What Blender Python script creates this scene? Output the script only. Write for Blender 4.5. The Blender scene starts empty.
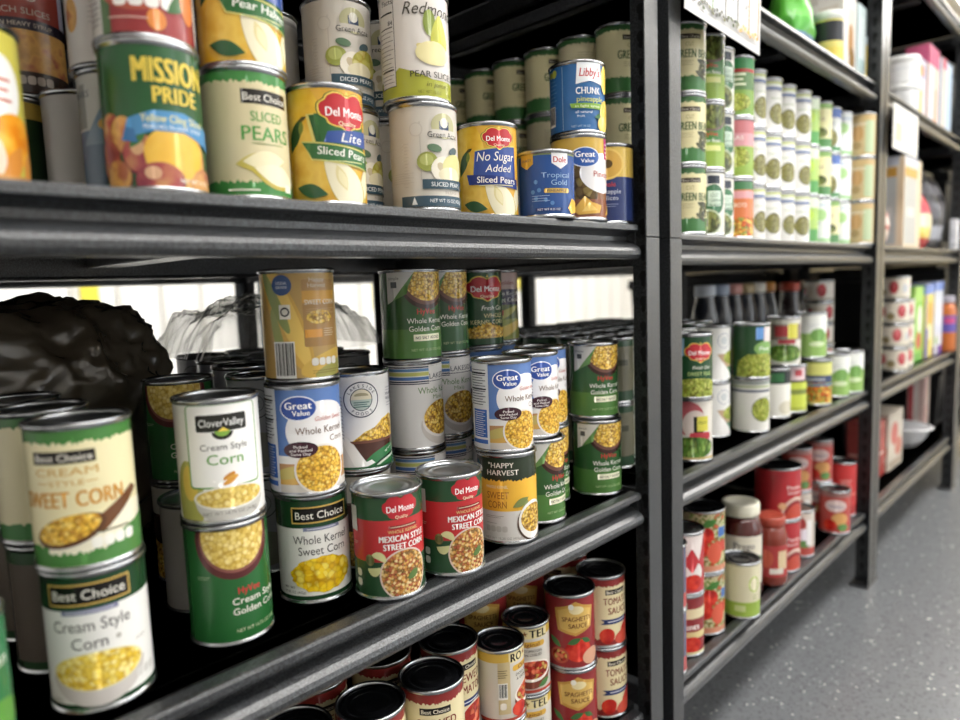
import bpy, bmesh, math, random
from mathutils import Vector, Matrix
random.seed(7)
scn = bpy.context.scene
COL = scn.collection
PI = math.pi
ZC = 0.88                      # camera height above the floor

# ------------------------------------------------------------------ materials
MATS = {}
def lin(hx):
    hx = hx.lstrip('#')
    out = []
    for i in (0, 2, 4):
        c = int(hx[i:i+2], 16) / 255
        out.append(c/12.92 if c <= .04045 else ((c+.055)/1.055)**2.4)
    return out + [1.0]

def newmat(name):
    m = bpy.data.materials.new(name)
    m.use_nodes = True
    nt = m.node_tree
    return m, nt, nt.nodes['Principled BSDF']

def paper(hx, rough=.24):
    """printed, lightly varnished label paper of one ink"""
    k = ('p', hx, rough)
    if k not in MATS:
        m, nt, b = newmat('ink_' + hx.strip('#'))
        c = lin(hx); y = .3*c[0]+.59*c[1]+.11*c[2]
        b.inputs['Base Color'].default_value = [(v*.92+y*.08)*.96 for v in c[:3]] + [1]      # real inks are duller than screen colours
        b.inputs['Roughness'].default_value = rough
        b.inputs['Specular IOR Level'].default_value = .45
        MATS[k] = m
    return MATS[k]

def solid(name, hx, rough=.5, metal=0, spec=.5):
    k = ('s', name)
    if k not in MATS:
        m, nt, b = newmat(name)
        b.inputs['Base Color'].default_value = lin(hx)
        b.inputs['Roughness'].default_value = rough
        b.inputs['Metallic'].default_value = metal
        b.inputs['Specular IOR Level'].default_value = spec
        MATS[k] = m
    return MATS[k]

def cells(name, cols, scale, stretch=(1, 1, 1), gap=.45):
    """printed picture of many small pieces (kernels, peas, beans): Voronoi cells, each its own tint"""
    k = ('v', name)
    if k in MATS: return MATS[k]
    m, nt, b = newmat('picture_' + name)
    N = nt.nodes; L = nt.links
    tc = N.new('ShaderNodeTexCoord'); mp = N.new('ShaderNodeMapping')
    mp.inputs['Scale'].default_value = stretch
    L.new(tc.outputs['Object'], mp.inputs['Vector'])
    v = N.new('ShaderNodeTexVoronoi'); v.inputs['Scale'].default_value = scale
    L.new(mp.outputs[0], v.inputs['Vector'])
    r = N.new('ShaderNodeValToRGB'); r.color_ramp.interpolation = 'CONSTANT'
    e = r.color_ramp.elements
    while len(e) > 1: e.remove(e[-1])
    e[0].position = 0; e[0].color = lin(cols[0])
    for i, c in enumerate(cols[1:], 1):
        q = e.new(i / len(cols)); q.color = lin(c)
    sp = N.new('ShaderNodeSeparateColor'); L.new(v.outputs['Color'], sp.inputs[0])
    L.new(sp.outputs[0], r.inputs[0])
    g = N.new('ShaderNodeValToRGB'); L.new(v.outputs['Distance'], g.inputs[0])
    g.color_ramp.elements[0].position = .42; g.color_ramp.elements[0].color = (1, 1, 1, 1)
    g.color_ramp.elements[1].position = .8; g.color_ramp.elements[1].color = (gap, gap*.85, gap*.6, 1)
    mx = N.new('ShaderNodeMix'); mx.data_type = 'RGBA'; mx.blend_type = 'MULTIPLY'; mx.inputs[0].default_value = 1
    L.new(r.outputs[0], mx.inputs[6]); L.new(g.outputs[0], mx.inputs[7])
    L.new(mx.outputs[2], b.inputs['Base Color'])
    b.inputs['Roughness'].default_value = .24
    MATS[k] = m
    return m

def blotch(name, cols, scale):
    """printed fruit skin: soft noise between a few inks"""
    k = ('b', name)
    if k in MATS: return MATS[k]
    m, nt, b = newmat('picture_' + name)
    N = nt.nodes; L = nt.links
    tc = N.new('ShaderNodeTexCoord'); n = N.new('ShaderNodeTexNoise')
    n.inputs['Scale'].default_value = scale; n.inputs['Detail'].default_value = 2
    L.new(tc.outputs['Object'], n.inputs['Vector'])
    r = N.new('ShaderNodeValToRGB'); e = r.color_ramp.elements
    e[0].position = .33; e[0].color = lin(cols[0]); e[1].position = .68; e[1].color = lin(cols[-1])
    for i, c in enumerate(cols[1:-1], 1):
        q = e.new(.33 + .35*i/(len(cols)-1)); q.color = lin(c)
    L.new(n.outputs['Fac'], r.inputs[0]); L.new(r.outputs[0], b.inputs['Base Color'])
    b.inputs['Roughness'].default_value = .24
    MATS[k] = m
    return m

KERNEL = cells('kernels', ['#ecc24a', '#dfae3a', '#f0d06c', '#c9973a', '#e8ba46'], 360)
KERNEL2 = cells('kernels_pale', ['#ecc75a', '#e2b645', '#ecd07a', '#c9a050', '#a87f3c'], 340)
CREAMED = cells('creamed_corn', ['#ecd35e', '#e6c74a', '#f2df7e', '#e0bd3c', '#f4e596'], 260, gap=.72)
CREAMED2 = cells('creamed_corn_pale', ['#e9d27e', '#dfc468', '#efdc92', '#d8b95a'], 260, gap=.7)
STREET = cells('street_corn', ['#d9a85a', '#c98f48', '#b06a42', '#dcb878', '#a85a3c', '#8a6a3c', '#e4cc94'], 350)
PEAS = cells('peas', ['#a8b44a', '#93a43c', '#bcc45e', '#828f38'], 250)
OLIVE = cells('dull_peas', ['#8c8a4e', '#7b7a40', '#9b985c', '#6d6a38'], 260)
BEANS = cells('cut_beans', ['#5f6b32', '#72803e', '#4c5628', '#868c4c', '#3e4522'], 210, (1, 1, .55))
BEANSG = cells('green_beans', ['#6f9440', '#5c8434', '#86a850', '#4a7028'], 190, (1, 1, .5))
VEG = cells('mixed_vegetables', ['#e59a3c', '#d8782c', '#8fa444', '#ecc65a', '#c8552c'], 190)
STEW = cells('stewed_tomatoes', ['#b83022', '#c9432c', '#a02418', '#d86a48'], 120, gap=.6)
SALSA = cells('tomato_dice', ['#c2402a', '#b02c1c', '#d66a48', '#8c2416', '#caa050'], 200, gap=.55)
PEACHY = blotch('peach_skin', ['#b98a50', '#d6a45c', '#a8624a'], 60)
REDPEACH = blotch('red_peach', ['#7c2c3c', '#a8504c', '#cf9c62'], 45)
PEARSKIN = blotch('pear_skin', ['#d9a728', '#e8bf3c', '#eed064'], 40)
TOMATO = blotch('tomato_skin', ['#9c1a14', '#c42a1e', '#d8452e'], 60)
LEAFY = blotch('garden_vegetables', ['#b4382a', '#5a8a34', '#d8c8a0', '#2f6a2c', '#c95a40'], 75)
MAT_LOOK = dict(KERNEL=KERNEL)

def hammertone(name, hx, rough):
    m, nt, b = newmat(name)
    N = nt.nodes; L = nt.links
    tc = N.new('ShaderNodeTexCoord'); n = N.new('ShaderNodeTexNoise')
    n.inputs['Scale'].default_value = 560; n.inputs['Detail'].default_value = 3
    L.new(tc.outputs['Object'], n.inputs['Vector'])
    r = N.new('ShaderNodeValToRGB'); e = r.color_ramp.elements
    c = lin(hx)
    e[0].position = .40; e[0].color = [x*.42 for x in c[:3]] + [1]
    e[1].position = .62; e[1].color = [min(1, x*1.9) for x in c[:3]] + [1]
    L.new(n.outputs['Fac'], r.inputs[0]); L.new(r.outputs[0], b.inputs['Base Color'])
    bp = N.new('ShaderNodeBump'); bp.inputs['Strength'].default_value = .8; bp.inputs['Distance'].default_value = .0012
    L.new(n.outputs['Fac'], bp.inputs['Height']); L.new(bp.outputs[0], b.inputs['Normal'])
    b.inputs['Roughness'].default_value = rough; b.inputs['Metallic'].default_value = .4
    b2 = N.new('ShaderNodeBump'); b2.inputs['Strength'].default_value = .35; b2.inputs['Distance'].default_value = .0008
    L.new(n.outputs['Fac'], b2.inputs['Height']); L.new(b2.outputs[0], b.inputs['Coat Normal'])
    b.inputs['Coat Weight'].default_value = .8; b.inputs['Coat Roughness'].default_value = .2; b.inputs['Coat IOR'].default_value = 1.5
    return m
STEEL_GREY = hammertone('hammered_grey_paint', '#2f3134', .42)
STEEL_DARK = hammertone('dark_textured_paint', '#2a2b2e', .5)
BOARD = solid('black_shelf_board', '#101012', .5, 0, .22)
HOLE = solid('keyhole_shadow_gap', '#050505', .8)
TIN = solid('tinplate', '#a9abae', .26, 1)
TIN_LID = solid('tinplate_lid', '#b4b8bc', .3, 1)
DIMMED_LID = solid('tinplate_lid_dark_reflection', '#3b3d42', .22, .9)  # tin lid coloured dark to imitate the reflected shelf underside

# ------------------------------------------------------------------ objects
def link(o, parent=None):
    COL.objects.link(o)
    if parent is not None: o.parent = parent
    return o

def mesh_obj(name, me, parent=None):
    return link(bpy.data.objects.new(name, me), parent)

def tag(o, label, cat, group=None):
    o['label'] = label; o['category'] = cat
    if group: o['group'] = group
    return o

def thing(name, label, cat, loc, rz=0, group=None):
    o = bpy.data.objects.new(name, None); link(o)
    o.empty_display_size = .03
    o.location = loc; o.rotation_euler = (0, 0, rz)
    return tag(o, label, cat, group)

def struct(o):
    o['kind'] = 'structure'; return o

class MB:
    """collects boxes, prisms and lathes into one mesh"""
    def __init__(s): s.v = []; s.f = []; s.m = []; s.sm = []
    def add(s, vs, fs, mi=0, smooth=False):
        b = len(s.v); s.v += [tuple(v) for v in vs]
        for f in fs: s.f.append(tuple(b+i for i in f)); s.m.append(mi); s.sm.append(smooth)
    def box(s, x0, x1, y0, y1, z0, z1, mi=0, bev=0):
        if bev:
            bm = bmesh.new(); bmesh.ops.create_cube(bm, size=1)
            for v in bm.verts: v.co = ((x0+x1)/2+v.co.x*(x1-x0), (y0+y1)/2+v.co.y*(y1-y0), (z0+z1)/2+v.co.z*(z1-z0))
            bmesh.ops.bevel(bm, geom=bm.edges[:], offset=bev, segments=2, affect='EDGES', profile=.5)
            s.bm(bm, mi); return
        vs = [(x, y, z) for z in (z0, z1) for y in (y0, y1) for x in (x0, x1)]
        s.add(vs, [(0,2,3,1), (4,5,7,6), (0,1,5,4), (2,6,7,3), (0,4,6,2), (1,3,7,5)], mi)
    def bm(s, bm, mi=0, smooth=False):
        bm.verts.index_update()
        s.add([v.co[:] for v in bm.verts], [[v.index for v in f.verts] for f in bm.faces], mi, smooth); bm.free()
    def prism_x(s, prof, x0, x1, mi=0, smooth=False):
        n = len(prof)
        vs = [(x0, y, z) for y, z in prof] + [(x1, y, z) for y, z in prof]
        s.add(vs, [(i, (i+1) % n, n+(i+1) % n, n+i) for i in range(n)], mi, smooth)
        s.add(vs, [tuple(range(n))[::-1], tuple(range(n, 2*n))], mi)
    def lathe(s, prof, n=40, mi=0, c=(0, 0, 0), smooth=True):
        vs = []; fs = []
        for r, z in prof:
            for k in range(n):
                a = 2*PI*k/n; vs.append((c[0]+r*math.sin(a), c[1]-r*math.cos(a), c[2]+z))
        for i in range(len(prof)-1):
            for k in range(n):
                a = i*n+k; b = i*n+(k+1) % n
                fs.append((a, b, b+n, a+n))
        s.add(vs, fs, mi, smooth)
        if prof[0][0] < 1e-6 or prof[-1][0] < 1e-6: pass
    def mesh(s, name, mats):
        me = bpy.data.meshes.new(name)
        me.from_pydata(s.v, [], s.f)
        for m in (mats if isinstance(mats, (list, tuple)) else [mats]): me.materials.append(m)
        me.polygons.foreach_set('material_index', s.m)
        me.polygons.foreach_set('use_smooth', s.sm)
        me.update()
        return me
    def build(s, name, mats, parent=None):
        return mesh_obj(name, s.mesh(name, mats), parent)

# ------------------------------------------------------------------ label printing on a cylinder
TXT = {}
def text_bm(body, bold):
    """flat letters as a bmesh, cap height 1"""
    key = (body, bold)
    if key not in TXT:
        cu = bpy.data.curves.new('lettering', 'FONT'); cu.body = body; cu.resolution_u = 3
        cu.space_character = 1+max(0, bold)*1.5
        ob = bpy.data.objects.new('lettering', cu); COL.objects.link(ob)
        bpy.context.view_layer.update()
        me = bpy.data.meshes.new_from_object(ob.evaluated_get(bpy.context.evaluated_depsgraph_get()))
        vs = [v.co[:] for v in me.vertices]; fs = [tuple(p.vertices) for p in me.polygons]
        bpy.data.objects.remove(ob); bpy.data.curves.remove(cu); bpy.data.meshes.remove(me)
        xs = [v[0] for v in vs]
        TXT[key] = (vs, fs, min(xs), max(xs))
    return TXT[key]
CAP = .73

def shield_pts(a, b):
    half = [(0, .78), (.22, .95), (.48, .98), (.70, .82), (.78, .62), (.97, .42), (1, .12), (.93, -.18), (.74, -.36), (.66, -.60), (.42, -.74), (.24, -.78), (0, -1)]
    ring = half + [(-x, y) for x, y in half[-2:0:-1]]
    out = []; n = len(ring)
    for i in range(n):
        p0, p1, p2, p3 = ring[i-1], ring[i], ring[(i+1) % n], ring[(i+2) % n]
        for t in (0, .33, .66):
            out.append(tuple(k*.5*(2*p1[j]+(p2[j]-p0[j])*t+(2*p0[j]-5*p1[j]+4*p2[j]-p3[j])*t*t+(3*p1[j]-p0[j]-3*p2[j]+p3[j])*t**3) for j, k in ((0, a), (1, b))))
    return out

class Flat:
    """shared drawing calls; u to the viewer's right, v up, in millimetres"""
    def rect(s, u, v, w, h, c, rot=0):
        p = [(-w/2, -h/2), (w/2, -h/2), (w/2, h/2), (-w/2, h/2)]
        s.poly(p, c, (u, v), rot); return s
    def ell(s, u, v, a, b, c, a0=0, a1=360, rot=0, n=40):
        k = max(8, int(n*(a1-a0)/360))
        p = [(a*math.cos(math.radians(a0+(a1-a0)*i/k)), b*math.sin(math.radians(a0+(a1-a0)*i/k))) for i in range(k + (0 if a1-a0 == 360 else 1))]
        s.poly(p, c, (u, v), rot); return s
    def rrect(s, u, v, w, h, r, c):
        p = []
        for cx, cy, a in ((w/2-r, h/2-r, 0), (-w/2+r, h/2-r, 90), (-w/2+r, -h/2+r, 180), (w/2-r, -h/2+r, 270)):
            for k in range(6): t = math.radians(a+18*k); p.append((cx+r*math.cos(t), cy+r*math.sin(t)))
        s.poly(p, c, (u, v)); return s
    def shield(s, u, v, a, b, txt='Del Monte', sub='Quality'):
        s.poly(shield_pts(a*1.1, b*1.12), '#2c5a2c', (u, v)); s.poly(shield_pts(a*1.06, b*1.08), '#f2d34a', (u, v))
        s.poly(shield_pts(a, b), '#c2202c', (u, v))
        s.text(u, v+b*.02, b*.5, '#ffffff', w=a*1.55, bold=.02); s.last(txt)
        s.text(u, v-b*.6, b*.24, '#f4e8c0', w=a*.7); s.last(sub)
        s.poly([(-2, 0), (2, 0), (0, 3.4)], '#f2d34a', (u, v+b*.95)); return s
    def pear(s, u, v, k, c, rot=0):
        p = []
        for i in range(36):
            t = 2*PI*i/36; q = (1-math.sin(t))/2
            p.append((k*(.26+.50*q**.8)*math.cos(t), k*math.sin(t)*1.05))
        s.poly(p, c, (u, v), rot); return s
    def leaf(s, u, v, l, c, rot=0):
        p = [(l*(i/10-.5), l*.2*math.sin(PI*i/10)) for i in range(11)] + [(l*(.5-i/10), -l*.2*math.sin(PI*i/10)) for i in range(1, 10)]
        s.poly(p, c, (u, v), rot); return s
    def icons(s, u, v, c='#ffffff', n=4, k=6.5):
        for i in range(n): s.rrect(u+(i-(n-1)/2)*k*1.12, v, k, k*1.15, k*.35, c)
        return s
    def lines(s, u, v, w, n, dv, c='#555555', h=.5):
        for i in range(n): s.rect(u - (w*.08 if i % 2 else 0), v-i*dv, w*(.84 if i % 2 else 1), h, c)
        return s
    def barcode(s, u, v, w, h):
        s.rect(u, v, w, h, '#f2f0ea')
        x = u-w/2+1; k = 0
        while x < u+w/2-1.4:
            t = (.5, .9, .4, 1.2, .6)[k % 5]; s.rect(x+t/2, v+.8, t, h-4, '#15151a'); x += t+(.6, .9, .5)[k % 3]; k += 1
        return s
    def t(s, body, u, v, h, c, w=None, bold=.012, sh=0, rot=0):
        s.text(u, v, h, c, w, bold, sh, rot); return s.last(body)
    def text(s, u, v, h, c, w=None, bold=.012, sh=0, rot=0): s._t = (u, v, h, c, w, bold, sh, rot)
    def last(s, body):
        u, v, h, c, w, bold, sh, rot = s._t
        vs, fs, x0, x1 = text_bm(body, bold)
        k = h/CAP; kx = w/(x1-x0) if w else k
        cr, sr = math.cos(math.radians(rot)), math.sin(math.radians(rot))
        P = []
        for x, y, _ in vs:
            X = (x-(x0+x1)/2)*kx + sh*(y*k); Y = y*k - h/2
            P.append((u+X*cr-Y*sr, v+X*sr+Y*cr))
        if bold > .009:                      # heavier strokes: the letters printed twice, a hair apart
            e = h*min(.05, bold*1.1)
            s.put([(x+e*cr, y+e*sr) for x, y in P], fs, c); P = [(x-e*cr, y-e*sr) for x, y in P]
        s.put(P, fs, c); return s
    def poly(s, pts, c, at=(0, 0), rot=0):
        cr, sr = math.cos(math.radians(rot)), math.sin(math.radians(rot))
        P = [(at[0]+x*cr-y*sr, at[1]+x*sr+y*cr) for x, y in pts]
        A = sum(P[i][0]*P[(i+1) % len(P)][1]-P[(i+1) % len(P)][0]*P[i][1] for i in range(len(P)))
        if A < 0: P.reverse()
        s.put(P, [tuple(range(len(P)))], c); return s

class Lab(Flat):
    def __init__(s, base, r=38.1, h=112.5, margin=3.6):
        s.r = r-1.5; s.h = h; s.lo = margin; s.hi = h-margin
        s.v = []; s.f = []; s.m = []; s.mats = []; s.k = 0
        n = 56; s.k = 1
        mi = s.mi(base)
        for i in range(n):
            a = 2*PI*i/n
            for z in (s.lo, s.hi): s.v.append((s.r*math.sin(a), -s.r*math.cos(a), z))
        for i in range(n):
            j = (i+1) % n; s.f.append((2*i, 2*j, 2*j+1, 2*i+1)); s.m.append(mi)
    def mi(s, c):
        m = paper(c) if isinstance(c, str) else c
        if m not in s.mats: s.mats.append(m)
        return s.mats.index(m)
    def put(s, P, fs, c):
        bm = bmesh.new()
        vv = [bm.verts.new((x, y, 0)) for x, y in P]
        for f in fs:
            try: bm.faces.new([vv[i] for i in f])
            except ValueError: pass
        def cut(co, no, **k):
            bmesh.ops.bisect_plane(bm, geom=bm.verts[:]+bm.edges[:]+bm.faces[:], plane_co=co, plane_no=no, **k)
        ys = [p[1] for p in P]; xs = [p[0] for p in P]
        if max(ys) > s.hi: cut((0, s.hi, 0), (0, 1, 0), clear_outer=True)
        if min(ys) < s.lo: cut((0, s.lo, 0), (0, 1, 0), clear_inner=True)
        g = 3.0; k0 = math.ceil(min(xs)/g)
        while k0*g < max(xs):
            cut((k0*g, 0, 0), (1, 0, 0)); k0 += 1
        bmesh.ops.triangulate(bm, faces=[f for f in bm.faces if len(f.verts) > 4])
        bm.verts.index_update()
        R = s.r + .035*s.k; s.k += 1
        b = len(s.v); mi = s.mi(c)
        for v in bm.verts:
            a = v.co.x/s.r; s.v.append((R*math.sin(a), -R*math.cos(a), v.co.y))
        for f in bm.faces:
            s.f.append(tuple(b+v.index for v in f.verts)); s.m.append(mi)
        bm.free()
    def band(s, v0, v1, c, jag=None):
        w = PI*s.r
        if not jag: return s.poly([(-w, v0), (w, v0), (w, v1), (-w, v1)], c)
        rnd = random.Random(3)
        n = 150; e = [(-w+2*w*i/n, (v0 if jag == 'b' else v1)+rnd.uniform(-1.6, 1.6)) for i in range(n+1)]
        return s.poly(([(w, v1), (-w, v1)]+e) if jag == 'b' else ([(-w, v0), (w, v0)]+e[::-1]), c)
    def mesh(s, name='label'):
        me = bpy.data.meshes.new(name)
        me.from_pydata([(x/1000, y/1000, z/1000) for x, y, z in s.v], [], s.f)
        for m in s.mats: me.materials.append(m)
        me.polygons.foreach_set('material_index', s.m)
        me.polygons.foreach_set('use_smooth', [True]*len(s.f))
        me.update(); return me

class Card(Flat):
    """the same drawing calls on a flat panel; put() stores, build() places it on a plane"""
    def __init__(s): s.v = []; s.f = []; s.m = []; s.mats = []; s.k = 0
    def mi(s, c):
        m = paper(c) if isinstance(c, str) else c
        if m not in s.mats: s.mats.append(m)
        return s.mats.index(m)
    def put(s, P, fs, c):
        b = len(s.v); mi = s.mi(c); s.k += 1
        s.v += [(x/1000, -.00004*s.k, y/1000) for x, y in P]
        for f in fs: s.f.append(tuple(b+i for i in f)); s.m.append(mi)
    def mesh(s, name):
        me = bpy.data.meshes.new(name); me.from_pydata(s.v, [], s.f)
        for m in s.mats: me.materials.append(m)
        me.polygons.foreach_set('material_index', s.m); me.update(); return me
LAMP_F = 15.0
LAMP_B = 28.0
WIN = 6.5
EXPO = 0.12
# ------------------------------------------------------------------ the printed labels, front panel centred on u = 0
LABELS = {}
def design(key, r=38.1, h=112.5):
    def deco(fn): LABELS[key] = (fn, r, h); return fn
    return deco
GRN, DGRN = '#2f6b35', '#1e4426'

def bc_logo(L, u, v, w=58, h=14, frame=True):
    if frame: L.rect(u, v, w+3, h+3, '#c9a548')
    L.rect(u, v, w, h, '#17130f'); L.t('Best Choice', u, v, h*.56, '#f4efe4', w=w*.9, bold=.006)

@design('bc_cream')
def _(L):
    L = L('#efeeea'); L.band(83, 108, DGRN); L.band(5, 9, DGRN); bc_logo(L, -2, 95)
    L.rect(-2, 81.5, 40, 4, '#7d7f9e'); L.lines(-2, 81.5, 34, 1, 1, '#c9cad8', .9)
    L.t('Cream Style', -2, 71, 9.5, '#4a4a48', w=56, bold=0); L.t('Corn', -4, 57, 9.5, '#4a4a48', w=25, bold=0); L.ell(16, 57, 2, 2, '#b9b7ae')
    L.ell(0, 33, 36, 27, '#cfc9c4', 180, 360); L.ell(0, 34, 34, 15.5, '#e4ddb0'); L.ell(0, 34, 32.5, 14.5, CREAMED)
    L.icons(37, 20, '#d9d7d2', 3, 6); L.lines(34, 49, 10, 2, 1.6, '#a5a39c'); L.lines(-33, 13, 10, 2, 2, '#8d8b84'); return L

@design('bc_sweetcream')
def _(L):
    L = L('#e8deae'); L.band(98, 108, '#3f7d33', 'b'); L.band(5, 20, '#47823a', 't'); L.ell(20, 26, 46, 17, '#f0ead0', rot=14); L.band(5, 15, '#47823a', 't')
    L.rect(-8, 87.5, 44, 9.5, '#211a12'); L.t('Best Choice', -8, 87.5, 5.6, '#f1ece0', w=40, bold=.006)
    L.t('CREAM', -7, 77, 6, '#cfa048', w=44, bold=-.004); L.t('STYLE', -7, 68.5, 4.2, '#cfa048', w=24, bold=0); L.rect(-24, 68.5, 8, .7, '#cfa048'); L.rect(10, 68.5, 8, .7, '#cfa048')
    L.t('SWEET CORN', -5, 56.5, 12.5, '#cf922f', w=74, bold=.03)
    L.poly([(4, 36), (42, 58), (48, 54), (14, 27)], '#6d4426'); L.ell(-8, 32, 26, 11.5, '#5d3a20', rot=14); L.ell(-9, 33.5, 23, 10, KERNEL, rot=14)
    L.poly([(2, 5), (60, 5), (60, 34), (30, 26)], '#4d8540'); L.icons(22, 21, '#f1efe4', 4, 7.4); L.lines(22, 28.5, 26, 1, 1, '#5a5a3a', 1); return L

@design('hyvee_cream')
def _(L):
    L = L('#24652f'); L.ell(10, 98, 36, 36, '#5b2a2a'); L.ell(10, 100, 32, 32, '#8a5248'); L.ell(10, 101, 30, 30, CREAMED2)
    L.t('HyVee', 20, 51, 6.6, '#c92c30', w=21, bold=.03); L.t('Cream Style', 28, 41.5, 6.4, '#efeee0', w=48); L.t('Golden Corn', 28, 32, 6.4, '#efeee0', w=48)
    L.t('NET WT 14.75 OZ (418g)', 28, 14, 3.4, '#bcc9a0', w=44, bold=0); L.lines(-20, 66, 12, 2, 1.8, '#9db38e'); return L

@design('clover')
def _(L):
    L = L('#f0efeb'); L.ell(-36, 24, 16, 34, '#b5b356'); L.ell(-34, 38, 9, 16, '#e3c44a')
    L.rrect(0, 70, 66, 74, 4, '#5c9a3e'); L.poly([(-33, 48), (33, 48), (12, 32), (-12, 32)], '#5c9a3e')
    L.rrect(0, 70.5, 63, 72, 3.4, '#f6f5f2'); L.poly([(-31.5, 49), (31.5, 49), (11, 34), (-11, 34)], '#f6f5f2')
    L.rrect(-1, 91, 44, 15, 2, '#24241f'); L.ell(-1, 83, 9, 7, '#24241f', 180, 360); L.ell(-1, 84, 6.5, 5, '#7fae3a', 180, 360); L.poly([(-5, 83.5), (5, 83.5), (0, 87)], '#f0d23c')
    L.t('CloverValley', -1, 91.5, 6.8, '#f6f5f2', w=39, bold=.008); L.t('Cream Style', 0, 70, 6, '#454543', w=41, bold=0); L.t('Corn', 0, 59, 9.6, '#5fa03e', w=31, bold=.01)
    L.ell(2, 43, 6, 2.4, '#d08b2a', rot=30); L.ell(4, 41, 6, 2.2, '#e3a93a', rot=18)
    L.ell(3, 22, 32, 22, '#c9c6be', 180, 360); L.ell(3, 24, 33, 11, '#e9e6dd'); L.ell(3, 24, 30.5, 9.3, CREAMED2)
    L.poly([(-12, 40), (12, 40), (6, 33), (-6, 33)], '#f6f5f2'); L.ell(2, 38.5, 6, 2.2, '#dd9a32', rot=25); L.t('NET WT 14.75 OZ (418g)', 2, 10.5, 3.4, '#77746c', w=48, bold=0); return L

@design('bc_whole')
def _(L):
    L = L('#eeece6'); L.band(80, 108, DGRN); L.band(5, 9.5, DGRN); bc_logo(L, 4, 93)
    L.rect(4, 78.6, 38, 3.6, '#7b809c'); L.lines(4, 78.6, 30, 1, 1, '#d0d2de', .9)
    L.t('Whole Kernel', 3, 68, 9, '#3f3f3c', w=58, bold=0); L.t('Sweet Corn', 4, 56.5, 9, '#3f3f3c', w=50, bold=0)
    rnd = random.Random(5); p = []
    for i in range(40):
        a = 2*PI*i/40; k = 1+rnd.uniform(-.06, .05); p.append((33*k*math.cos(a), 18.5*k*math.sin(a)))
    L.poly(p, cells('whole_corn', ['#f3d22c', '#ecc51e', '#f8e05a', '#e2b516'], 165, gap=.62), (2, 31))
    L.t('NET WT', -34, 18, 2.6, '#6b6963'); L.t('15.25 OZ (432g)', -28, 13.5, 2.6, '#6b6963'); L.icons(38, 20, '#dedcd6', 2, 6); return L

@design('gv_corn')
def _(L):
    L = L('#5a7fc0'); L.band(5, 42, '#e8e6e2'); L.band(5, 34, '#b98a58'); L.ell(-22, 22, 22, 9, '#d3a648', rot=12); L.ell(-24, 25, 18, 6, '#c3b05a', rot=12); L.band(5, 13, '#cfc8be')
    L.ell(12, 66, 38, 29, '#f1eff0'); L.rect(28, 60, 40, 46, '#f1eff0'); L.ell(-12, 89, 18.5, 12.5, '#e9edf5'); L.ell(-12, 89, 17.3, 11.3, '#2e4fa2')
    L.t('Great', -12, 92, 7.4, '#ffffff', w=26, bold=.04); L.t('Value', -9.5, 84.5, 5.2, '#ffffff', w=17, bold=.03)
    L.t('Golden Sweet', 20, 77.5, 4.6, '#c4574a', w=34, sh=.25, bold=-.003); L.t('Whole Kernel', 10, 66.5, 7.4, '#6b4c33', w=52, bold=.004); L.t('Corn', 28, 56.5, 6.4, '#8a7560', w=19, bold=0)
    L.ell(8, 27, 27.5, 25, '#e9e2dc'); L.ell(8, 27, 25.5, 23, KERNEL)
    L.ell(-12, 48, 17, 8, '#3f1f2c'); L.t('Picked', -12, 51, 2.9, '#f2e8e8', w=13); L.t('and Packed', -12, 47.4, 2.9, '#f2e8e8', w=22); L.t('Same Day', -12, 43.8, 2.9, '#f2e8e8', w=19)
    L.rect(-52, 57, 33, 104, '#dde2ea'); L.rect(-52, 57, 30, 104, '#e9ebee'); L.rect(-50, 36, 23, 34, '#3f6fc2'); L.lines(-50, 50, 18, 12, 2.6, '#dfe6f4', .7)
    L.lines(-51, 101, 24, 14, 3.2, '#4a4f5c', .9); L.rect(-51, 97, 26, 1.6, '#202430'); L.rect(-51, 78, 26, 1.6, '#202430'); L.rect(-50, 14, 25, 5, '#3f6fc2'); L.lines(54, 90, 20, 12, 4, '#39425e', .8); return L

@design('happy_tan')
def _(L):
    L = L('#c09a50'); L.ell(-16, 66, 15, 62, '#d9a93f', rot=22); L.ell(-13, 66, 9, 56, '#ecc452', rot=20); L.ell(-26, 80, 6, 34, '#8d9a4a', rot=24); L.ell(-24, 44, 5, 30, '#9aa24e', rot=12)
    L.ell(30, 18, 34, 12, '#e2b844', rot=14); L.ell(36, 12, 26, 7, '#a9a54a', rot=14)
    L.rrect(22, 68, 40, 66, 2, '#b08446'); L.rect(22, 84, 40, 12, '#d99f2f'); L.t('SWEET CORN', 22, 79, 5, '#f6efd8', w=36); L.t('Happy', 18, 101, 4.6, '#e9dcc0', w=17, bold=0); L.t('Harvest', 18, 95.5, 4.6, '#e9dcc0', w=20, bold=0)
    L.ell(20, 64, 15, 7, KERNEL2); L.rect(12, 48, 18, 8, '#df9a2c'); L.lines(30, 52, 14, 4, 2.2, '#e8d6ae'); L.lines(22, 72, 34, 3, 2, '#caa56a')
    L.ell(-17, 96, 10, 10, '#2d4f86'); L.t('USDA', -17, 98, 3, '#d9e2f0'); L.t('GRADE', -17, 94, 2.6, '#d9e2f0'); L.rect(-15, 70, 11, 14, '#e9e4d6'); L.ell(-15, 70, 4.6, 4.6, '#3a3a36'); L.ell(-15, 70, 3, 3, '#e9e4d6')
    L.barcode(-18, 23, 21, 36); L.icons(22, 20, '#f2ede0', 4, 6.6); L.lines(24, 11, 32, 2, 2.2, '#7a5f2c'); return L

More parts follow.
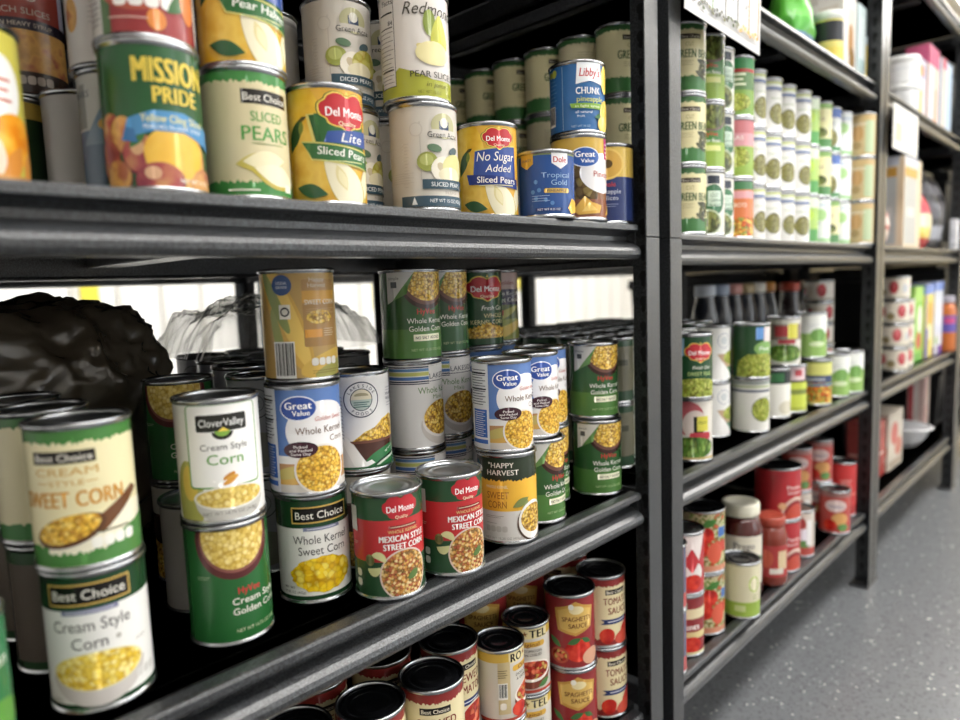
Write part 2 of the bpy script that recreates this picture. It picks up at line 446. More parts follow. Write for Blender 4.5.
@design('lakeside_crest')
def _(L):
    L = L('#e9e7e6'); L.poly([(-60, 5), (60, 5), (60, 12), (6, 12), (-12, 20), (-26, 40), (-60, 46)], '#e1e0de'); L.poly([(-22, 34), (48, 34), (48, 5), (-4, 5)], '#4b2a20'); L.poly([(-26, 36), (48, 36), (48, 33), (-22, 33)], '#6d4232')
    L.poly([(-22, 36), (-8, 46), (4, 50), (14, 58), (28, 62), (48, 55), (48, 36)], KERNEL2)
    L.ell(34, 4, 46, 24, '#2c7440'); L.ell(40, 1, 42, 17, '#1f3f2a'); L.ell(42, 1, 42, 14.5, '#c9d6c4'); L.ell(44, 0, 42, 13, '#2c7440'); L.poly([(-36, 40), (-28, 40), (-8, 12), (-2, 14), (2, 10), (-12, 5), (-20, 5)], '#f0efed'); L.t('NET WT 15.25 OZ', 28, 24, 2.8, '#d8e6d4', w=24, rot=18, bold=0)
    L.ell(-10, 82, 20, 20, '#30364e'); L.ell(-10, 82, 18.7, 18.7, '#eceae9'); L.ell(-10, 82, 12.4, 12.4, '#30364e'); L.ell(-10, 82, 11.5, 11.5, '#b7c6bd', 180, 360); L.ell(-10, 82, 11.5, 11.5, '#e6dcc0', 0, 180)
    L.ell(-10, 86, 8, 3.6, '#a9a07e', 0, 180); L.lines(-10, 79, 17, 3, 2.4, '#3e6a66', 1)
    for i, ch in enumerate('LAKESIDE'): a = math.radians(150-17.2*i); L.t(ch, -10+15.5*math.cos(a), 82+15.5*math.sin(a), 3.6, '#30364e', rot=math.degrees(a)-90)
    for i, ch in enumerate('FOODS'): a = math.radians(232+19*i); L.t(ch, -10+15.5*math.cos(a), 82+15.5*math.sin(a), 3.6, '#30364e', rot=math.degrees(a)+90)
    L.lines(28, 92, 14, 2, 3, '#8a8d9a'); L.t('MINIMUM', 28, 85, 3.4, '#3a4058', w=15); L.t('WEIGHT 10', 28, 80, 3.4, '#3a4058', w=16); L.lines(28, 75, 14, 2, 3, '#8a8d9a'); L.rect(0, 6, 240, 2.4, '#2a5c36'); return L

def lakeside(L, pic, rim):
    L.band(104, 105.6, '#39404e'); L.band(99.5, 103, '#b4bf63'); L.rect(-4, 96.4, 62, 4.4, '#c3c668'); L.rect(-4, 101.5, 62, 3.4, '#5f8fc4'); L.rect(-4, 104.8, 62, 1.4, '#2a3350'); L.rect(-4, 91, 62, 4, '#4d78b8'); L.rect(-4, 87, 62, 1.6, '#2a3350'); L.rect(-4, 84.4, 62, 1.2, '#2a3350')
    L.rect(41, 94.5, 44, 22, '#e9e7e6'); L.t('LAKESIDE', 40, 93, 7, '#30364e', w=40, bold=0); L.rect(40, 86.5, 42, .8, '#30364e'); L.t('Whole Kernel', 33, 76, 8.4, '#5d8a4a', w=58, bold=-.004); L.t('Mais', 32, 67, 5.6, '#7f9a68', w=16, bold=-.006)
    L.ell(36, 32, 30, 26, '#c9c2bd', 165, 375); L.ell(36, 38, 28.5, 23, '#e4dedb'); L.ell(37, 40, 27, 22, pic)

@design('lakeside')
def _(L):
    L = L('#e9e7e6'); lakeside(L, KERNEL2, '#cfc8c2'); return L

def hyvee(L, base, lo, box):
    L = L(base); L.band(5, 40, lo); L.ell(14, 96, 34, 33, '#3a201a'); L.ell(14, 98.5, 32, 30, '#6d463a'); L.ell(15, 101, 30, 28, KERNEL2)
    L.poly([(-38, 108), (-2, 108), (-30, 74), (-38, 70)], '#d9d8d2'); L.poly([(-2, 108), (-10, 90), (-12, 82), (-38, 70), (-30, 74)], '#5f8a48'); L.t('simple', -28, 101, 4, '#6a6b68', w=14, bold=0); L.rect(-28, 93, 8, 7, '#55585a')
    L.t('HyVee', 12, 61, 7, '#c9302e', w=25, bold=.03); L.t('Whole Kernel', 12, 50, 6.6, '#f0efe4', w=50, bold=.004); L.t('Golden Corn', 12, 40.5, 6.6, '#f0efe4', w=46, bold=.004)
    if box: L.rect(13, 29.5, 38, 8, '#efeecf'); L.t('NO SALT ADDED', 13, 29.5, 3.8, '#2b3a26', w=33, bold=.02)
    L.t('NET WT 15.25 OZ (432g)', 13, 15, 3.2, '#a8c488', w=44, bold=0); L.lines(44, 100, 8, 4, 3, '#d8d8d0', 1); return L

@design('hyvee_nosalt')
def _(L): return hyvee(L, '#2d5a2c', '#4b7a35', True)
@design('hyvee_whole')
def _(L): return hyvee(L, '#244b2a', '#24592c', False)

@design('dm_freshcut')
def _(L):
    L = L('#1f4a2a'); L.shield(0, 84, 31, 17); L.t('Fresh Cut', 8, 57, 6.6, '#e8ecdf', w=36, sh=.25, bold=0); L.t('WHOLE', 10, 46, 6.4, '#d9cf96', w=34, bold=0); L.t('KERNEL CORN', 2, 37, 6.4, '#d9cf96', w=56, bold=0)
    L.poly([(-60+3*i, 28+(1.4 if i % 2 else -1.4)+8*max(0, 1-abs(i-20)/9)) for i in range(41)]+[(60, 13), (-60, 13)], KERNEL2); L.band(7, 14, '#23492a'); return L

@design('dm_sweet')
def _(L):
    L = L('#caa9a4'); L.band(58, 82, '#3a3550'); L.band(36, 58, '#5c6a3a'); L.band(5, 36, '#8c9440'); L.ell(0, 16, 48, 8, '#d3b64e', rot=20); L.ell(-6, 40, 40, 6, '#a9a850', rot=22); L.t('Golden', 8, 92, 6, '#8a3038', w=30); L.t('Whole Kernel', 6, 76, 7, '#dcd8d4', w=54, bold=0); L.t('Sweet Corn', 6, 66, 7, '#e8e4e0', w=50); L.rect(-6, 46, 16, 8, '#b03432'); return L

@design('mexican')
def _(L):
    L = L('#2c5233'); L.band(41, 84, '#c42a2e'); L.ell(4, 26, 27.5, 27, '#dcc4b6'); L.ell(4, 26, 25.8, 25.2, STREET)
    L.shield(2, 95, 19.5, 13.5); L.rect(4, 76.5, 32, 3.2, '#7a1f1f'); L.lines(4, 76.5, 28, 1, 1, '#e0b8a0', 1); L.t('WHOLE KERNEL', 4, 72, 3.4, '#e2c27a', w=34)
    L.t('MEXICAN STYLE', 4, 65, 6.6, '#f4efec', w=52, bold=.05); L.t('STREET CORN', 5, 56.5, 6.6, '#f4efec', w=46, bold=.05)
    L.ell(-24, 44, 8, 8, '#dcd89a', 0, 180, -25); L.ell(-29, 35, 7, 9, '#d4d494', 180, 360, 8); L.ell(-33, 43, 5, 6, '#6c6a3a'); L.ell(-33, 43, 3.5, 4, '#565b2e'); L.ell(12, 24, 7, 4, '#5d7a3a', rot=30)
    L.icons(-48, 28, '#d8dccb', 1, 7); L.icons(-48, 18, '#d8dccb', 1, 7); L.rect(-54, 84, 12, 26, '#cfcac4'); L.lines(-52, 60, 8, 2, 2, '#e0b8a0'); return L

@design('happy_dark')
def _(L):
    L = L('#dcd9d3'); L.band(78, 108, '#2f3a2b'); L.band(42, 80, '#f4bb1a', 't'); L.t('"HAPPY', 0, 99, 6.6, '#f0ecdf', w=32, bold=.02); L.t('HARVEST', 2, 90, 6.6, '#f0ecdf', w=40, bold=.02); L.ell(-40, 94, 9, 9, '#2f6a8a'); L.t('USDA', -40, 94, 3, '#e8f0f4')
    L.t('WHOLE KERNEL', -6, 72.5, 3.6, '#f4ecc8', w=28, bold=0); L.t('SWEET', -5, 62, 9, '#a8671c', w=28, bold=0); L.t('CORN', -6, 50.5, 9, '#a8671c', w=24, bold=0)
    L.lines(-10, 36, 24, 2, 2, '#8b8780'); L.lines(-14, 27, 14, 1, 2, '#8b8780'); L.icons(-8, 20, '#c4c0b8', 4, 6.5); L.t('NET WT 15.25 OZ (432g)', 0, 8.5, 2.8, '#8b8780', w=46, bold=0)
    L.leaf(24, 52, 24, '#7d8a4a', 25); L.leaf(30, 44, 22, '#8f9a5a', 70); L.ell(42, 26, 24, 24, '#4a3526'); L.ell(42, 28, 22, 24, '#efece6'); L.ell(43, 30, 20, 18, KERNEL2); return L

# ---- upper shelf
@design('citrus')
def _(L):
    L = L('#cfc443'); L.rect(-30, 58, 40, 110, '#ece9e4'); L.rect(2, 88, 9, 26, '#5a3a78'); L.ell(6, 68, 18, 24, '#f2f0ec'); L.lines(8, 74, 14, 3, 7, '#c9543a', 2); L.ell(16, 34, 20, 18, blotch('orange_skin', ['#e0861c', '#eda52e', '#f2bf4a'], 50)); L.leaf(12, 16, 34, '#e0902a', 60); L.leaf(0, 18, 30, '#ead8c0', 80); L.leaf(28, 16, 30, '#e79c34', 70); L.band(5, 9, '#d99a4a'); return L

@design('peach_slices')
def _(L):
    L = L('#7b4a3a'); L.band(72, 108, '#9c3a2c'); L.band(62, 72, '#2a2230'); L.band(24, 62, PEACHY); L.band(5, 24, '#33241f'); L.t('SLICED', -8, 92, 7, '#d8c2b4', w=40); L.t('PEACH SLICES', -4, 79, 6, '#d9c4b6', w=56, bold=0); L.t('IN HEAVY SYRUP', 2, 67, 4.2, '#c9b8a8', w=46); L.icons(6, 16, '#b0a296', 4, 7); L.rect(44, 90, 16, 36, '#b9b3c8'); return L

@design('dm_peach')
def _(L):
    L = L('#1f3f22'); L.band(92, 108, '#c9a83c'); L.shield(-10, 70, 34, 22); L.t('Peach', 0, 32, 9, '#cfd0b8', w=36, bold=0); L.band(8, 22, '#2f5a2c'); return L

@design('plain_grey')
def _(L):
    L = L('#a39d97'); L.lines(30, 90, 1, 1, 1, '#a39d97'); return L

@design('bluegrey')
def _(L):
    L = L('#5b7088'); L.band(62, 108, '#b9b6ae'); L.poly([(-50, 64), (-14, 64), (-14, 100), (-22, 100)], '#8c8a84'); L.poly([(-20, 50), (20, 50), (20, 104)], '#6f8497'); L.ell(10, 66, 12, 6, '#d6a23e'); L.t('PEARS', -20, 92, 6, '#5a6068'); return L

@design('white_peach')
def _(L):
    L = L('#c9c3bd'); L.ell(-16, 88, 14, 12, PEACHY); L.ell(-16, 44, 8, 14, PEACHY); L.rect(4, 78, 16, 40, '#34448a'); L.lines(8, 48, 12, 4, 4, '#8d8a88'); return L

@design('mission')
def _(L):
    L = L('#24592f'); L.ell(-36, 46, 12, 13, '#6f2432'); L.ell(-36, 47, 11, 12, REDPEACH); L.ell(-24, 42, 12, 14, '#8a4a34'); L.ell(-24, 43, 11, 13, PEACHY); L.ell(-40, 25, 13, 15, '#6f2432'); L.ell(-40, 26, 12, 14, REDPEACH); L.ell(-10, 27, 15, 15, '#6f2432'); L.ell(-10, 28, 14, 14, REDPEACH); L.ell(-13, 33, 5, 6, '#d9a878'); L.ell(-31, 11, 13, 13, '#8a4a34'); L.ell(-31, 12, 12, 12, PEACHY); L.leaf(-12, 40, 20, '#3a7a3a', 50)
    L.ell(17, 26, 25, 23, PEACHY); L.ell(15, 29, 23.5, 20, blotch('peach_half', ['#dca536', '#e8ba4c', '#e2b040'], 30)); L.ell(2, 8, 18, 14, '#6f2432'); L.ell(2, 9, 17, 13, REDPEACH); L.ell(-3, 14, 6, 5, '#d9a880'); L.ell(40, 8, 14, 12, REDPEACH); L.t('NET WT 15 OZ', 30, 9, 3.4, '#f2ead8', w=28)
    L.poly([(-24, 38), (-18, 54), (0, 60), (22, 60), (56, 50), (56, 34), (22, 45), (0, 45)], '#4a90c4'); L.poly([(-24, 38), (-12, 36), (-14, 46), (-20, 48)], '#3a78b0'); L.t('Yellow Cling Sliced', 16, 54.5, 6, '#e0d890', w=50, bold=.02); L.t('PEACHES IN LIGHT SYRUP', 16, 48, 3.2, '#e8f0f6', w=46)
    L.t('MISSION', 16, 90, 19, '#e6ca3a', w=55, bold=.04); L.t('PRIDE', 18, 72, 12.5, '#e6ca3a', w=34, bold=.04); return L

@design('red_fruit')
def _(L):
    L = L('#9c3436'); L.rect(-44, 56, 20, 104, '#cfcac6'); L.lines(-44, 40, 14, 8, 4, '#8d8888', 1.2); L.rect(-31, 56, 8, 104, '#4c6a3c'); L.ell(-10, 40, 26, 20, '#b0503c'); L.icons(-2, 29, '#ece8e2', 4, 10); L.ell(6, 15, 7, 8, '#d9812e'); L.leaf(24, 30, 26, '#3f6a3a', 40); L.ell(34, 34, 8, 16, '#dd7c34'); L.ell(52, 24, 9, 26, '#d9d2cc'); L.lines(-14, 15, 28, 1, 1, '#d8a89c', 1.2); L.ell(-4, 72, 30, 24, PEACHY); return L

@design('bc_pears')
def _(L):
    L = L('#d9cca0'); L.band(99, 108, '#3f8a3e', 'b'); L.band(5, 16, '#3f8a3e', 't')
    L.rect(17, 87, 46, 12, '#1d1812'); L.t('Best Choice', 17, 87, 6.6, '#f0ebde', w=42, bold=.006); L.t('SLICED', 16, 71, 8.6, '#4f9a44', w=30); L.t('PEARS', 16, 57, 12.5, '#4f9a44', w=46, bold=.02); L.lines(16, 48, 30, 1, 1, '#8a9a60', .8)
    L.leaf(8, 32, 44, '#c7b648', 4); L.leaf(12, 34, 40, '#ece2b8', 4); L.leaf(22, 20, 50, '#c3b040', -14); L.leaf(23, 22, 44, '#efe6c2', -14); L.lines(-8, 9, 26, 1, 1, '#e8efd8', 1.4); L.rect(36, 12, 10, 7, '#e8efd8'); return L

def dm_pears(L, kind):
    L = L('#e3ac22'); L.ell(-30, 70, 24, 44, PEARSKIN); L.ell(-36, 30, 20, 30, PEARSKIN); L.pear(-20, 40, 36, blotch('pear_soft', ['#d8a83c', '#e8c458', '#d9ad48'], 40)); L.leaf(-36, 66, 34, '#2f5a2c', 62); L.leaf(-28, 72, 14, '#7a8a34', 80); L.leaf(-26, 80, 10, '#4b4a22', 20)
    L.leaf(40, 22, 40, '#cdb84e', 74); L.leaf(39, 23, 36, '#eee4bc', 74); L.pear(12, 22, 29, '#c4ad45', 36); L.pear(11.5, 23, 27.5, '#eee5c4', 36); L.leaf(9, 26, 26, '#e0d296', 112); L.leaf(10, 25, 19, '#eadfae', 112)
    if kind == 'sugar':
        L.poly([(-18, 78), (36, 84), (36, 40), (-22, 40)], '#2d4b98'); L.poly([(-18, 79.6), (36, 85.6), (36, 84), (-18, 78)], '#d9c24a'); L.shield(12, 92, 20, 12)
        L.t('No Sugar', 8, 72, 11, '#f2f0ea', w=48, sh=.2, bold=.008); L.t('Added', 10, 58, 9, '#f2f0ea', w=32, sh=.2, bold=.008); L.poly([(-30, 52), (40, 46), (40, 34), (-27, 40)], '#263a80'); L.t('Sliced Pears', 9, 44.5, 7.6, '#f4f2ee', w=50, rot=-2, bold=.012); L.lines(8, 38, 44, 1, 1, '#d9d29a', 1)
    else:
        L.poly([(-22, 84), (40, 84), (40, 46), (-10, 46), (-12, 70)], '#2f6632'); L.poly([(-22, 84), (-14, 84), (-10, 60), (-16, 56)], '#d9c862'); L.poly([(-19, 83), (-12, 83), (-8, 60), (-13, 57)], '#2a5a2c'); L.shield(18, 86, 27, 17)
        L.poly([(-2, 68), (44, 72), (44, 56), (-6, 58)], '#34549c')
        if kind == 'lite': L.t('Lite', 22, 63.5, 9, '#f0f0ea', w=24, sh=.3, bold=.004)
        L.poly([(-28, 60), (46, 52), (46, 34), (-18, 42), (-22, 50)], '#d5cc6a'); L.poly([(-27, 58.6), (46, 50.6), (46, 35.4), (-17.6, 43.4), (-21, 50)], '#2f6b36'); L.t('Sliced Pears' if kind == 'lite' else 'Pear Halves', 14, 49, 7.6, '#f4f4ea', w=52, rot=-5, bold=.02); L.lines(14, 41, 40, 1, 1, '#c9d08a', 1)
    L.leaf(-20, 14, 32, '#2f5f3a', -14); return L

@design('dm_halves')
def _(L): return dm_pears(L, 'halves')
@design('dm_lite')
def _(L): return dm_pears(L, 'lite')
@design('dm_nosugar')
def _(L): return dm_pears(L, 'sugar')

def green_acre(L, word):
    L = L('#d2ccc1'); L.lines(-26, 70, 8, 14, 3.4, '#c1bab0', .6); L.rect(-9, 62, .8, 60, '#b9b2a8'); L.ell(-13, 84, 7, 7, '#c3bcb1'); L.ell(-13, 84, 6.2, 6.2, '#d2ccc1'); L.lines(-30, 40, 26, 5, 2.4, '#c4bdb3', .6)
    L.ell(18, 88, 15, 13, '#b9b58a'); L.rect(18, 88, 12, 9, '#3c4a66'); L.ell(18, 91, 5, 5, '#d9d6c8'); L.rect(18, 80.4, 32, 7, '#d2ccc1'); L.t('Green Acre', 18, 79, 6, '#32343a', w=38, bold=.008)
    L.ell(6, 65, 8, 4, '#5c7a5c', rot=-10); L.ell(30, 63, 7, 4, '#4a5f66', rot=20); L.ell(-2, 51, 11, 10, '#98a046'); L.ell(-3, 53, 7, 6, '#b4ba66'); L.ell(14, 44, 13, 12, '#efe8d6', rot=40); L.ell(13, 45, 4, 6, '#cdbd9a', rot=40); L.ell(32, 46, 18, 14, cells('diced_pear', ['#c3bd62', '#b2ae4e', '#d9d48c'], 150, gap=.8) if word == 'DICED PEARS' else '#d9d48c'); L.ell(24, 38, 15, 8, '#e3d9b4')
    L.rect(22, 28, 60, 10, '#36505e'); L.t(word, 20, 28, 4.6, '#e3e6e6', w=38); L.t('IN JUICE', 24, 19.5, 3, '#a49a8e', w=16); L.rect(14, 10.5, 92, 11, '#3a5566'); L.t('NET WT 15 OZ (425g)', 20, 11, 3.8, '#dfe4e6', w=42, bold=0); L.poly([(-20, 7), (-14, 7), (-17, 15)], '#dfe4e6'); return L

@design('acre_sliced')
def _(L): return green_acre(L, 'SLICED PEARS')
@design('acre_diced')
def _(L): return green_acre(L, 'DICED PEARS')

@design('redmond')
def _(L):
    L = L('#ded7d0'); L.poly([(-120, 5), (120, 5), (120, 24), (20, 22), (-16, 34), (-30, 24), (-120, 24)], '#a9ad28'); L.rect(-32, 62, 24, 92, '#3a3836'); L.rect(-32, 62, 22.6, 90.6, '#e2dcd5')
    L.t('Facts', -29, 101, 5.4, '#2a2826', w=16); L.rect(-32, 90, 20, 1.8, '#2a2826'); L.t('84', -25, 80, 4.6, '#2a2826'); L.rect(-32, 75.5, 20, 1, '#2a2826'); L.lines(-32, 71, 20, 9, 4.4, '#6d6862', .6); L.rect(-32, 33, 20, 1.6, '#2a2826'); L.lines(-32, 28, 20, 3, 3.6, '#6d6862', .6)
    L.t('Redmond', 20, 92, 13, '#4a4438', w=60, sh=.3, bold=-.006); L.ell(18, 78, 7, 13, '#7f8f34'); L.pear(30, 66, 20, '#b9b82c'); L.pear(17, 48, 15, '#dccb86', 60); L.ell(22, 48, 20, 12, '#e6da9e'); L.t('PEAR SLICES', 22, 27, 6.4, '#3f3d34', w=52, bold=.012); L.t('in juice', 24, 17, 5, '#5d5c20', w=24, sh=.3, bold=0); L.t('NET WT 15 OZ', 16, 9, 3, '#6d6f20', w=26, bold=0); return L

@design('dole_tropical', 38.1, 83)
def _(L):
    L = L('#1f4f96'); L.band(76, 84, '#7d8f5a'); L.rect(-44, 42, 8, 76, '#7f9fca'); L.rect(-53, 42, 16, 76, '#2a7ea6'); L.poly([(-34, 79), (-15, 79), (-15, 66), (-24, 60), (-34, 66)], '#c9a02c'); L.t('QUALITY', -24.5, 71, 3, '#2a3a6a', w=14)
    L.poly([(8, 79), (31, 79), (31, 66), (20, 59), (8, 66)], '#e9e9ec'); L.t('Dole', 19.5, 70.5, 7.4, '#c22a30', w=18, bold=.03); L.t('Tropical', 14, 52, 6.6, '#8fb8e0', w=38, bold=0); L.t('Gold', 18, 43, 6.6, '#8fb8e0', w=22, bold=0); L.rrect(15, 33, 34, 5.6, 2, '#c9a83a'); L.t('PINEAPPLE', 15, 33, 3, '#2a3560', w=26)
    for p in ((-12, 44), (-16, 32), (-8, 34), (-12, 24), (0, 22), (8, 18)): L.ell(p[0], p[1], 2.6, 2.6, '#4f86c4')
    L.lines(-6, 27, 22, 3, 3, '#8fb0dc', .7); L.poly([(30, 12), (38, 24), (52, 20), (52, 8), (36, 5)], '#e8b62c'); L.rect(4, 10.5, 34, 4, '#24407e'); L.t('NET WT 8.25 OZ', 4, 10.5, 2.8, '#d8e2f0', w=28); return L

@design('gv_pineapple')
def _(L):
    L = L('#cfa838'); L.band(5, 70, '#8a5a38'); L.ell(-10, 40, 30, 34, cells('pineapple_rind', ['#5f4a26', '#7d6a38', '#493a20', '#8f7c44'], 110)); L.band(5, 28, '#8c5234'); L.ell(30, 62, 36, 26, '#e9e6e6'); L.rect(42, 96, 15, 30, '#c23a78'); L.lines(42, 100, 9, 4, 5, '#f0d8e4', 1.4)
    L.ell(2, 82, 21, 13, '#e4e9f2'); L.ell(2, 82, 19.6, 11.8, '#2c5aa8'); L.t('Great', 2, 86, 7.6, '#ffffff', w=27, bold=.03); L.t('Value', 5, 77.6, 5, '#ffffff', w=18, bold=.02); L.t('Pineapple', 36, 61, 8, '#b8432e', w=46, bold=0); L.poly([(-16, 14), (0, 32), (10, 24), (26, 20), (22, 10), (-8, 8)], '#e0ac38'); L.poly([(-4, 12), (6, 24), (18, 14)], '#ecc55c'); L.poly([(36, 8), (46, 24), (56, 10)], '#e8bc4a'); return L

@design('libby', 38.1, 93)
def _(L):
    L = L('#2f6aa6'); L.lines(-40, 76, 16, 12, 5, '#4f8abc', 1); L.ell(-36, 80, 5, 5, '#a9b03a'); L.ell(-44, 80, 4, 4, '#8fa044'); L.rect(-22, 46, .8, 80, '#8fb4d4'); L.barcode(-42, 26, 14, 26)
    L.poly([(-2, 90), (32, 90), (34, 62), (15, 66), (-4, 62)], '#e6ebf0'); L.rect(15, 77, 34, 18, '#eef0f2'); L.t("Libby's", 15, 77, 11, '#c2303a', w=29, sh=.15, bold=.02); L.ell(42, 70, 9, 18, '#e9cb3c'); L.t('CHUNK', 13, 54, 9, '#f0f2f4', w=34, bold=.02); L.t('pineapple', 16, 43.5, 7, '#d8e06a', w=38, bold=.01)
    L.poly([(-12, 38), (38, 38), (36, 30), (-10, 32)], '#7fae3a'); L.t('in light syrup', 12, 34.5, 3.4, '#e9f0c8', w=34); L.t('all natural', 6, 27, 3.4, '#dce8f2', w=22); L.t('fruit', 2, 22, 3.4, '#dce8f2', w=10); L.leaf(30, 22, 20, '#2f6a34', 10); L.ell(42, 26, 12, 18, '#e6c33c'); L.ell(36, 12, 11, 10, '#ecd060'); L.t('NET WT 20 OZ', 2, 9, 2.8, '#a9c6e0', w=24, bold=0); return L

@design('dole_slices')
def _(L):
    L = L('#27386f'); L.band(66, 108, '#d9b64a'); L.ell(0, 84, 26, 22, '#e6c35c'); L.ell(0, 84, 23, 19, '#d2a43c'); L.ell(2, 84, 7, 6, '#5a4420'); L.poly([(-40, 108), (-12, 108), (-34, 74), (-40, 74)], '#c6c6cc'); L.poly([(-40, 78), (-34, 80), (-26, 66), (-40, 66)], '#3a4a86'); L.t('Dole', 4, 56, 7, '#c03038', w=18, bold=.02); L.t('Pineapple', 4, 46, 6.4, '#c6d0e6', w=34, bold=0); L.t('Slices', 6, 37, 6.4, '#c6d0e6', w=22, bold=0); L.lines(4, 28, 26, 2, 3, '#8d9cc6', .8); return L

@design('bc_beans')
def _(L):
    L = L('#e4daa6'); L.band(99, 108, '#3f6f3c', 'b'); L.band(5, 27, '#3f7a3e', 't'); L.rect(8, 88, 34, 7.5, '#2b211a'); L.t('Best Choice', 8, 88, 4.4, '#d8cdb8', w=30); L.t('CUT', 6, 76, 6.6, '#9a8f5c', w=14, bold=-.008); L.t('GREEN BEANS', 18, 62, 13.5, '#44603a', w=70, bold=.03); L.lines(2, 50, 20, 3, 3, '#a39a6e', .7)
    for i in range(7): L.ell(26+3*(i % 4), 28+3.6*i, 12, 3.6, ('#3d3f24', '#57562f', '#48502a')[i % 3], rot=25*(i % 5)-30)
    return L

# ---- bottom shelf
def bc_tom(L, a, b, pic):
    L = L('#e6d8a8'); L.band(97, 108, '#8f2a26', 'b'); L.band(5, 14, '#8f2a26', 't'); L.rect(0, 88, 36, 8, '#1d1610'); L.t('Best Choice', 0, 88, 4.8, '#efe6d0', w=32); L.t(a, 2, 74, 11, '#7c2420', w=46, bold=.02); L.t(b, 4, 59, 11, '#7c2420', w=52 if len(b) > 5 else 36, bold=.02)
    L.poly([(-26, 46), (30, 46), (36, 42), (30, 38), (-26, 38), (-20, 42)], '#2b3a6e'); L.lines(2, 42, 34, 1, 1, '#d8dcea', 1.4)
    if pic: L.ell(12, 22, 24, 18, '#e9d9c4'); L.ell(12, 22, 22, 16, pic)
    else: L.ell(-16, 20, 12, 12, TOMATO); L.leaf(18, 26, 46, '#c73a28', 55); L.ell(14, 14, 18, 11, '#cf4a34')
    return L
@design('bc_stewed')
def _(L): return bc_tom(L, 'STEWED', 'TOMATOES', STEW)
@design('bc_tomsauce')
def _(L): return bc_tom(L, 'TOMATO', 'SAUCE', None)
@design('spaghetti')
def _(L):
    L = L('#94282a'); L.poly([(-22, 92), (0, 98), (8, 103), (18, 98), (38, 92), (34, 62), (8, 52), (-18, 60)], '#c9973a'); L.poly([(-18, 89), (8, 97), (34, 89), (30, 64), (8, 56), (-14, 63)], '#d9b052'); L.ell(10, 90, 11, 6, '#e9d9a4'); L.ell(2, 95, 4, 4, '#f0ece0'); L.t('SPAGHETTI', 10, 77, 7, '#5a2018', w=42, bold=.02); L.t('SAUCE', 12, 67, 7, '#5a2018', w=28, bold=.02)
    L.ell(12, 30, 20, 17, TOMATO); L.ell(-16, 22, 14, 12, '#b5482e'); L.ell(-16, 22, 11, 9, SALSA); L.ell(34, 18, 16, 12, '#d8a080'); L.leaf(6, 44, 22, '#3f6a34', 20); L.leaf(-22, 42, 22, '#4a7a3a', -40); L.leaf(24, 44, 18, '#3f6a34', -30); return L

@design('rotel', 34, 101)
def _(L):
    L = L('#d5cfc4'); L.band(84, 97, '#d9b13a'); L.rect(0, 89, 62, 14, '#e8d9a0'); L.t('RO', -19, 89, 11.5, '#2a2420', w=18, bold=.06); L.t('TEL', 16, 89, 11.5, '#2a2420', w=26, bold=.06); L.poly([((4.4 if i % 2 == 0 else 1.8)*math.sin(PI*i/5), (4.4 if i % 2 == 0 else 1.8)*math.cos(PI*i/5)) for i in range(10)], '#8a5a2a', (-3.5, 89)); L.rrect(0, 74, 52, 8, 4, '#d9a92c'); L.t('Original', 0, 74, 6, '#6a2a1c', w=34, bold=.01); L.t('DICED TOMATOES', 0, 64.6, 3.8, '#34302c', w=42); L.t('& GREEN CHILIES', 0, 59, 3.8, '#34302c', w=40)
    L.ell(6, 30, 30, 20, '#7a3a26'); L.ell(6, 36, 30, 16, '#efe6da'); L.ell(6, 37, 27, 13, SALSA); L.ell(-16, 18, 12, 10, TOMATO); L.leaf(24, 16, 22, '#4a7a3a', 20); L.rect(-38, 50, 16, 70, '#cdb98a'); L.barcode(-40, 46, 12, 22); L.lines(-40, 74, 12, 4, 3, '#7a6a4a', .9); L.icons(-40, 26, '#efe8dc', 1, 8); L.band(5, 9, '#b8402c'); return L
@design('rotel_side', 34, 101)
def _(L): return LABELS['rotel'][0](L)

# ---- second bay (soft with distance, still printed)
@design('hyvee_beans')
def _(L):
    L = L('#3f7a37'); L.band(5, 46, '#8faf3e'); L.ell(8, 94, 36, 30, '#6d5a52'); L.ell(8, 96, 32, 28, BEANS); L.t('HyVee', 6, 60, 7, '#cc3a34', w=26, bold=.03); L.t('Green Beans', 6, 49, 6.4, '#eef0dc', w=40); L.rect(6, 36, 40, 9, '#d9dc8a'); return L
@design('white_beans')
def _(L):
    L = L('#dcdad2'); L.rect(12, 96, 24, 14, '#232c3c'); L.ell(12, 62, 24, 26, '#2f6a42'); L.rect(14, 64, 26, 26, '#cfe0d0'); L.t('CUT', 14, 70, 7, '#2f6a42', w=16); L.t('GREEN', 14, 61, 6, '#2f6a42', w=22); L.t('BEANS', 14, 53, 6, '#2f6a42', w=22); L.ell(0, 24, 28, 22, '#b9c4a4'); L.ell(0, 24, 25, 19, BEANS); return L
@design('mixed_red')
def _(L):
    L = L('#7da344'); L.band(88, 108, '#2f8a4a'); L.band(82, 88, '#b03434'); L.band(50, 82, '#5c7f4c'); L.lines(2, 78, 34, 3, 9, '#dfe4c4', 4); L.ell(0, 28, 30, 16, PEAS); return L
@design('orange_veg')
def _(L):
    L = L('#d9763c'); L.band(92, 108, '#3f7a4a'); L.band(76, 90, '#e0a0a4'); L.band(5, 40, VEG); L.t('CARROTS', 0, 64, 8, '#f2e2c8', w=44); return L
@design('pink_veg')
def _(L):
    L = L('#d99aa0'); L.band(5, 60, '#8fae3e'); L.ell(0, 40, 30, 18, PEAS); L.band(84, 108, '#c9767c'); L.t('PEAS', 0, 76, 8, '#f2e8e8', w=30); return L
